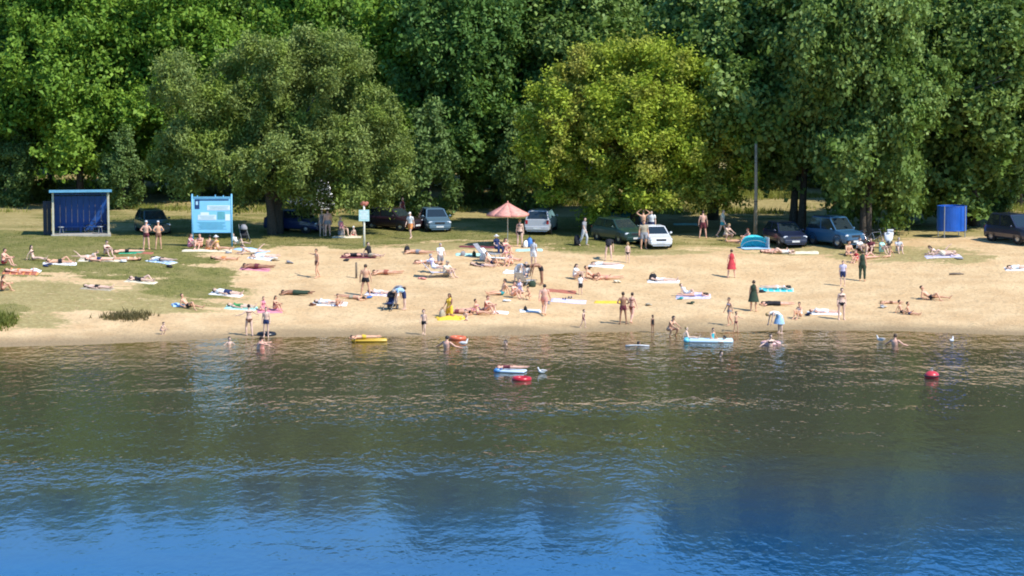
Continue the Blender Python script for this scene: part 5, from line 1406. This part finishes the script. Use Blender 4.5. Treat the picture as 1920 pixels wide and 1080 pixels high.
P(1336, 640, "sit_cross", "c", 1.15, 20, "tan", "black", ["swimsuit:turquoise"], "dark-haired child sitting at the middle of the long air mattress", WA, .12, float_z=0.0)
P(1366, 642, "swim", "c", 1.3, -90, "tan", "black", ["briefs:navy"], "dark-haired child in the water pushing the right end of the long mattress", WA, float_z=-.88)
P(1343, 668, "swim", "m", 1.76, 60, "fair", "black", ["trunks:navy"], "swimmer with only the head showing below the long mattress", WA, float_z=-1.42)
P(1190, 648, "swim", "c", 1.3, 100, "brown", "black", ["briefs:black"], "child's dark head in the water behind the grey noodle", WA, float_z=-1.02)
P(1445, 648, "wade", "f", 1.68, 10, "fair", "black", ["bikini_top:black", "briefs:black"], "woman in a black bikini standing inside the pale pink ring", WA, float_z=-1.05)
P(1678, 647, "wade", "m", 1.78, 150, "pink", "brown", ["trunks:red"], "sunburnt bather seen from behind chest-deep at the right", WA, float_z=-1.18)
P(956, 698, "lie_prone", "f", 1.45, -12, "pink", "long red", ["swimsuit:maroon"], "girl in a maroon swimsuit lying on the small white and blue float", WA, .17, float_z=0.0)
P(1544, 587, "lie_back", "f", 1.66, -4, "pink", "red", ["dress:white"], "woman in white lying on the sand left of the woman in the two-piece", SA, .03)
T(1545, 588, 1.9, .9, -4, "white", "white towel left of the woman in the two-piece")
P(1578, 600, "stand", "f", 1.78, 8, "fair", "brown", ["bikini_top:black", "briefs:black"], "tall woman in a black two-piece facing the lake", SA)
P(1580, 537, "stand", "m", 1.52, -10, "fair", "black", ["shirt:lavender", "shorts:navy"], "boy in a lavender shirt and navy shorts behind the woman in the two-piece", SA)
P(1617, 527, "stand", "f", 1.84, 165, "tan", "brown", ["dress:dark green", "trousers:dark green"], "tall person in dark olive clothes at the top of the sand", SA)
P(1606, 492, "sit_knees", "c", 1.35, -40, "pink", "red", ["shirt:red"], "child in a red shirt sitting left of the tall person in olive", SA)
for (px, py, rt, c1, hair_, lab) in ((1610, 474, 30, "white", "brown", "woman in white sitting leftmost in the row by the bicycles"), (1633, 474, -20, "maroon", "black", "man in maroon sitting second in the row by the bicycles"),
                                     (1652, 475, 40, "mint", "blond", "woman in mint sitting third in the row by the scooter"), (1684, 474, 10, "light grey", "grey", "man in light grey sitting rightmost in the row by the scooter")):
    P(px, py, "sit_knees", "f" if "woman" in lab else "m", 1.70, rt, "fair", hair_, ["shirt:" + c1, "shorts:" + ("black" if c1 == "white" else c1)], lab, SA)
P(1668, 570, "lie_prone", "c", 1.25, -6, "tan", "blond", ["trunks:brown"], "child lying face down, leftmost of three children by the water", SA)
P(1690, 587, "sit_long", "c", 1.35, 60, "tan", "black", ["trunks:black"], "child leaning back, middle of three children by the water", SA)
P(1705, 590, "sit_long", "c", 1.35, 58, "tan", "brown", ["trunks:navy"], "child leaning back, rightmost of three children by the water", SA)
P(1744, 562, "recline", "m", 1.78, 62, "tan", "brown", ["trunks:black"], "man in black trunks reclining alone on bare sand at the right", SA)
P(1760, 477, "prone_up", "f", 1.66, 4, "fair", "long brown", ["bikini_top:white", "briefs:black"], "woman propped on her elbows below the blue cabin", SA)
P(1777, 479, "lie_knee", "m", 1.74, 176, "fair", "blond", ["shorts:cream"], "man in cream shorts lying with a raised knee below the blue cabin", SA)
T(1768, 481, 2.2, 1.0, 0, "lavender", "lavender towel below the blue cabin")
T(1912, 505, 1.8, 1.0, -4, "white", "white towel cut off by the right edge")
P(1908, 505, "lie_prone", "f", 1.66, 3, "fair", "long black", ["shirt:white"], "black-haired woman in white lying at the right edge", SA, .03)
x, y, z = at(1793, 516)
m = MB(); m.tube([(-.42, 0, .05), (-.15, .03, .07), (.2, -.02, .07), (.45, .02, .05)], [.05, .075, .07, .035], 9); m.tube([(.1, 0, .08), (.25, .12, .14)], [.03, .012], 6)
tag(m.build("driftwood", WOODB, None, True, (x, y, z)), "piece of dark driftwood on the bare sand at the right", "driftwood")
T(1502, 474, 2.2, .9, -2, "cream", "long cream towel in front of the navy car")
P(1468, 476, "lie_knee", "f", 1.68, 175, "fair", "long blond", ["swimsuit:white"], "blond woman in white lying left of the long cream towel", SA, .02)
P(1450, 474, "lie_back", "m", 1.74, 4, "pink", "brown", ["trunks:salmon"], "man in salmon trunks lying right of the turquoise tent", SA, .02)
# more of the crowd in the busy middle and along the top of the sand
P(922, 497, "recline", "m", 1.76, 60, "tan", "black", ["trunks:navy"], "man in navy trunks reclining on the sand below the two deck chairs", SA)
P(905, 500, "lie_back", "f", 1.64, -20, "fair", "long brown", ["swimsuit:black"], "woman in a black swimsuit lying left of the man reclining below the deck chairs", SA)
P(990, 563, "crouch", "c", 1.15, -40, "tan", "brown", ["briefs:salmon"], "small child crouching on the sand below the dark green bag", SA)
P(942, 553, "sit_long", "m", 1.74, -70, "tan", "black", ["trunks:teal"], "tanned man in teal trunks sitting left of the woman in the rust bikini", SA)
P(1001, 500, "stand", "f", 1.66, 150, "fair", "brown", ["shirt:light grey", "shorts:white"], "woman in light grey and white standing behind the man on the low chair", SA)
P(958, 498, "sit_knees", "f", 1.66, -30, "pink", "blond", ["bikini_top:white", "briefs:navy"], "blond woman in a white top sitting above the crumpled white sheet", SA)
P(896, 590, "sit_long", "f", 1.64, 70, "tan", "brown", ["bikini_top:pink", "briefs:pink"], "tanned woman in a pink bikini sitting between the seated child and the red-haired woman", SA)
P(860, 588, "lie_prone", "m", 1.72, 168, "tan", "black", ["trunks:maroon"], "man in maroon trunks lying behind the kneeling woman in yellow", SA)
P(1590, 478, "sit_cross", "m", 1.74, 30, "tan", "black", ["trunks:navy"], "tanned man in navy trunks sitting left of the row by the bicycles", SA)
P(1622, 486, "lie_knee", "f", 1.66, 6, "pink", "long brown", ["swimsuit:red"], "woman in a red swimsuit lying in front of the row by the bicycles", SA)
P(1668, 482, "sit_long", "c", 1.2, -50, "tan", "brown", ["briefs:white"], "small child sitting in front of the white scooter", SA)
P(632, 574, "sit_knees", "c", 1.2, 30, "tan", "black", ["briefs:red"], "child in red trunks sitting at the right end of the mid-sand white towel", SA)
P(800, 494, "lie_prone", "f", 1.66, 10, "pink", "long brown", ["bikini_top:white", "briefs:white"], "woman in a white bikini lying left of the kneeling grey-haired man", SA)
P(420, 487, "lie_back", "m", 1.74, -6, "tan", "brown", ["trunks:orange"], "tanned man in orange trunks lying on the grass below the long cream blanket", GB)
P(1500, 597, "sit_knees", "f", 1.66, -40, "tan", "brown", ["swimsuit:white"], "tanned woman in a white swimsuit sitting right of the person shaking the pale blue cloth", SA)
# by the cars
P(604, 443, "stand", "f", 1.72, 20, "fair", "brown", ["swimsuit:grey"], "woman in a grey swimsuit at the left of the pair in the willow's shade", LA)
P(614, 443, "stand", "m", 1.78, -150, "pink", "brown", ["trunks:grey"], "man in grey trunks at the right of the pair in the willow's shade", LA)
P(640, 442, "sit_chair", "f", 1.68, 40, "fair", "blond", ["swimsuit:pink"], "woman in pink sitting on a low stool left of the white pole sign", LA)
x, y, z = at(640, 441); m = MB(); m.box((0, 0, .20), (.42, .42, .40)); tag(m.build("storage_box", CLOTH["grey"], None, False, (x, y + .05, z), bevel=.03), "grey box the woman in pink sits on", "box")
P(663, 442, "sit_cross", "c", 1.2, 0, "fair", None, ["cap:white", "trunks:red"], "child with a white cap sitting beside the white pole sign", LA)
T(650, 445, 1.9, .9, 0, "cream", "cream blanket left of the white pole sign")
P(755, 417, "stand", "f", 1.70, 30, "fair", "brown", ["dress:maroon"], "woman in a maroon dress in the shade between the dark car and the blue-grey one", LA)
P(1095, 461, "walk", "m", 1.82, 60, "fair", "black", ["shirt:grey", "trousers:light grey"], "man in light grey trousers walking left of the dark green car", LA)
x, y, z = at(1082, 461)
S = empty("rucksack", (x, y, z), .3, "black rucksack standing left of the man in light grey trousers", "bag")
m = MB(); m.tube([(0, 0, 0), (0, 0, .1), (0, 0, .5), (0, 0, .68)], [(.18, .12), (.22, .16), (.21, .15), (.10, .06)], 12, lat=(1, 0, 0)); m.build("sack", CLOTH["black"], S, True)
m = MB(); m.box((0, -.17, .24), (.28, .08, .24)); m.build("pocket", CLOTH["black"], S, bevel=.03)
for s in (-1, 1): m = MB(); m.tube([(s * .11, .14, .6), (s * .13, .22, .35), (s * .11, .14, .08)], .022, 6); m.build("strap", CLOTH["black"], S, True)
P(1207, 467, "stand", "m", 1.80, 12, "tan", "brown", ["shirt:khaki", "shorts:grey"], "man in a khaki shirt standing left of the white car", LA)
P(1206, 447, "arms_up", "m", 1.84, 175, "tan", "brown", ["trunks:navy"], "bare-chested man with both hands raised to his head by the dark green car", LA)
P(1221, 446, "stand", "m", 1.78, -20, "fair", "black", ["shirt:white", "trousers:navy"], "man in a white shirt and navy trousers behind the white car", LA)
P(1318, 447, "stand_wide", "m", 1.82, 175, "pink", "brown", ["shorts:maroon"], "sunburnt man in maroon shorts standing with his back turned by the slim poplar", LA)
P(1354, 445, "walk", "m", 1.80, 70, "fair", "blond", ["shirt:cream", "trunks:teal"], "blond man in a cream shirt and teal trunks right of the slim poplar", LA)
P(1366, 452, "crouch", "f", 1.70, 40, "fair", "long blond", ["swimsuit:cream"], "blond woman crouching left of the turquoise tent", LA)
P(1386, 455, "lie_back", "f", 1.68, 178, "tan", "long red", ["bikini_top:rust", "briefs:black"], "tanned red-haired woman lying just left of the turquoise tent", LA)
P(1404, 455, "sit_knees", "f", 1.64, -60, "pink", "red", ["swimsuit:red"], "red-haired woman in red sitting behind the turquoise tent", LA)
T(1290, 421, 2.0, .9, 0, "mint", "pale towel left in the shade behind the white car")

# settle each sunbather who lies alone by a towel onto the middle of it
for tx, ty, tl, tw in TOWELS:
    near = [q for q in LAID if abs(q[1] - tx) < 1.0 and abs(q[2] - ty) < 1.1]
    if len(near) == 1 and tl > 1.5:
        o = near[0][0]; M = o.matrix_world.copy()
        M.translation = (tx + (near[0][1] - tx) * .3, ty, float(ground(tx, ty)) + .035); o.matrix_world = M
# clothes, sandals and bottles dropped beside the towels
for (px, py, c1, lab) in ((88, 500, "navy", "crumpled navy clothes at the head of the white grass towel"), (228, 492, "white", "crumpled white clothes at the right end of the cream blanket"), (318, 501, "black", "crumpled black clothes below the slanting pale blue towel"),
                          (430, 475, "grey", "crumpled grey clothes right of the long cream blanket"), (516, 489, "khaki", "crumpled khaki clothes right of the white towel by the pushchair"), (590, 573, "brown", "crumpled brown clothes left of the mid-sand white towel"),
                          (646, 490, "black", "crumpled black clothes below the maroon blanket"), (690, 560, "blue", "crumpled blue clothes left of the lavender towel behind the bending person"), (792, 524, "salmon", "crumpled salmon clothes left of the lavender deck chair"),
                          (904, 500, "navy", "crumpled navy clothes below the grey deck chair"), (948, 566, "white", "crumpled white clothes below the woman in the rust bikini"), (1028, 570, "grey", "crumpled grey clothes left of the pale lavender towel"),
                          (1104, 505, "black", "crumpled black clothes left of the bright white towel"), (1160, 530, "cream", "crumpled cream clothes right of the tanned reclining pair"), (1276, 562, "teal", "crumpled teal clothes left of the lavender towel pair"),
                          (1296, 570, "dark green", "crumpled dark green clothes below the lavender towel pair"), (1432, 549, "black", "crumpled black clothes left of the turquoise and mint towel"), (1518, 592, "navy", "crumpled navy clothes left of the white towel by the two-piece woman"),
                          (1800, 486, "grey", "crumpled grey clothes right of the lavender towel below the cabin"), (1655, 577, "light grey", "crumpled light grey clothes left of the three children"), (545, 494, "grey", "crumpled grey clothes alone on the sand right of the maroon trunks"),
                          (1214, 573, "khaki", "crumpled khaki clothes alone on the sand right of the standing couple")):
    x, y, z = at(px, py); rr_ = random.Random(px)
    m = MB()
    for k in range(4): m.ball((rr_.uniform(-.16, .16), rr_.uniform(-.12, .12), .04 + .03 * k * rr_.random()), (rr_.uniform(.12, .22), rr_.uniform(.10, .17), rr_.uniform(.03, .06)), 9, 6, rot=Matrix.Rotation(rr_.uniform(0, 3), 3, 'Z') @ Matrix.Rotation(rr_.uniform(-.4, .4), 3, 'X'))
    tag(m.build("clothes_heap", CLOTH[c1], None, True, (x, y, z)), lab, "clothes", "clothes dropped on the beach")
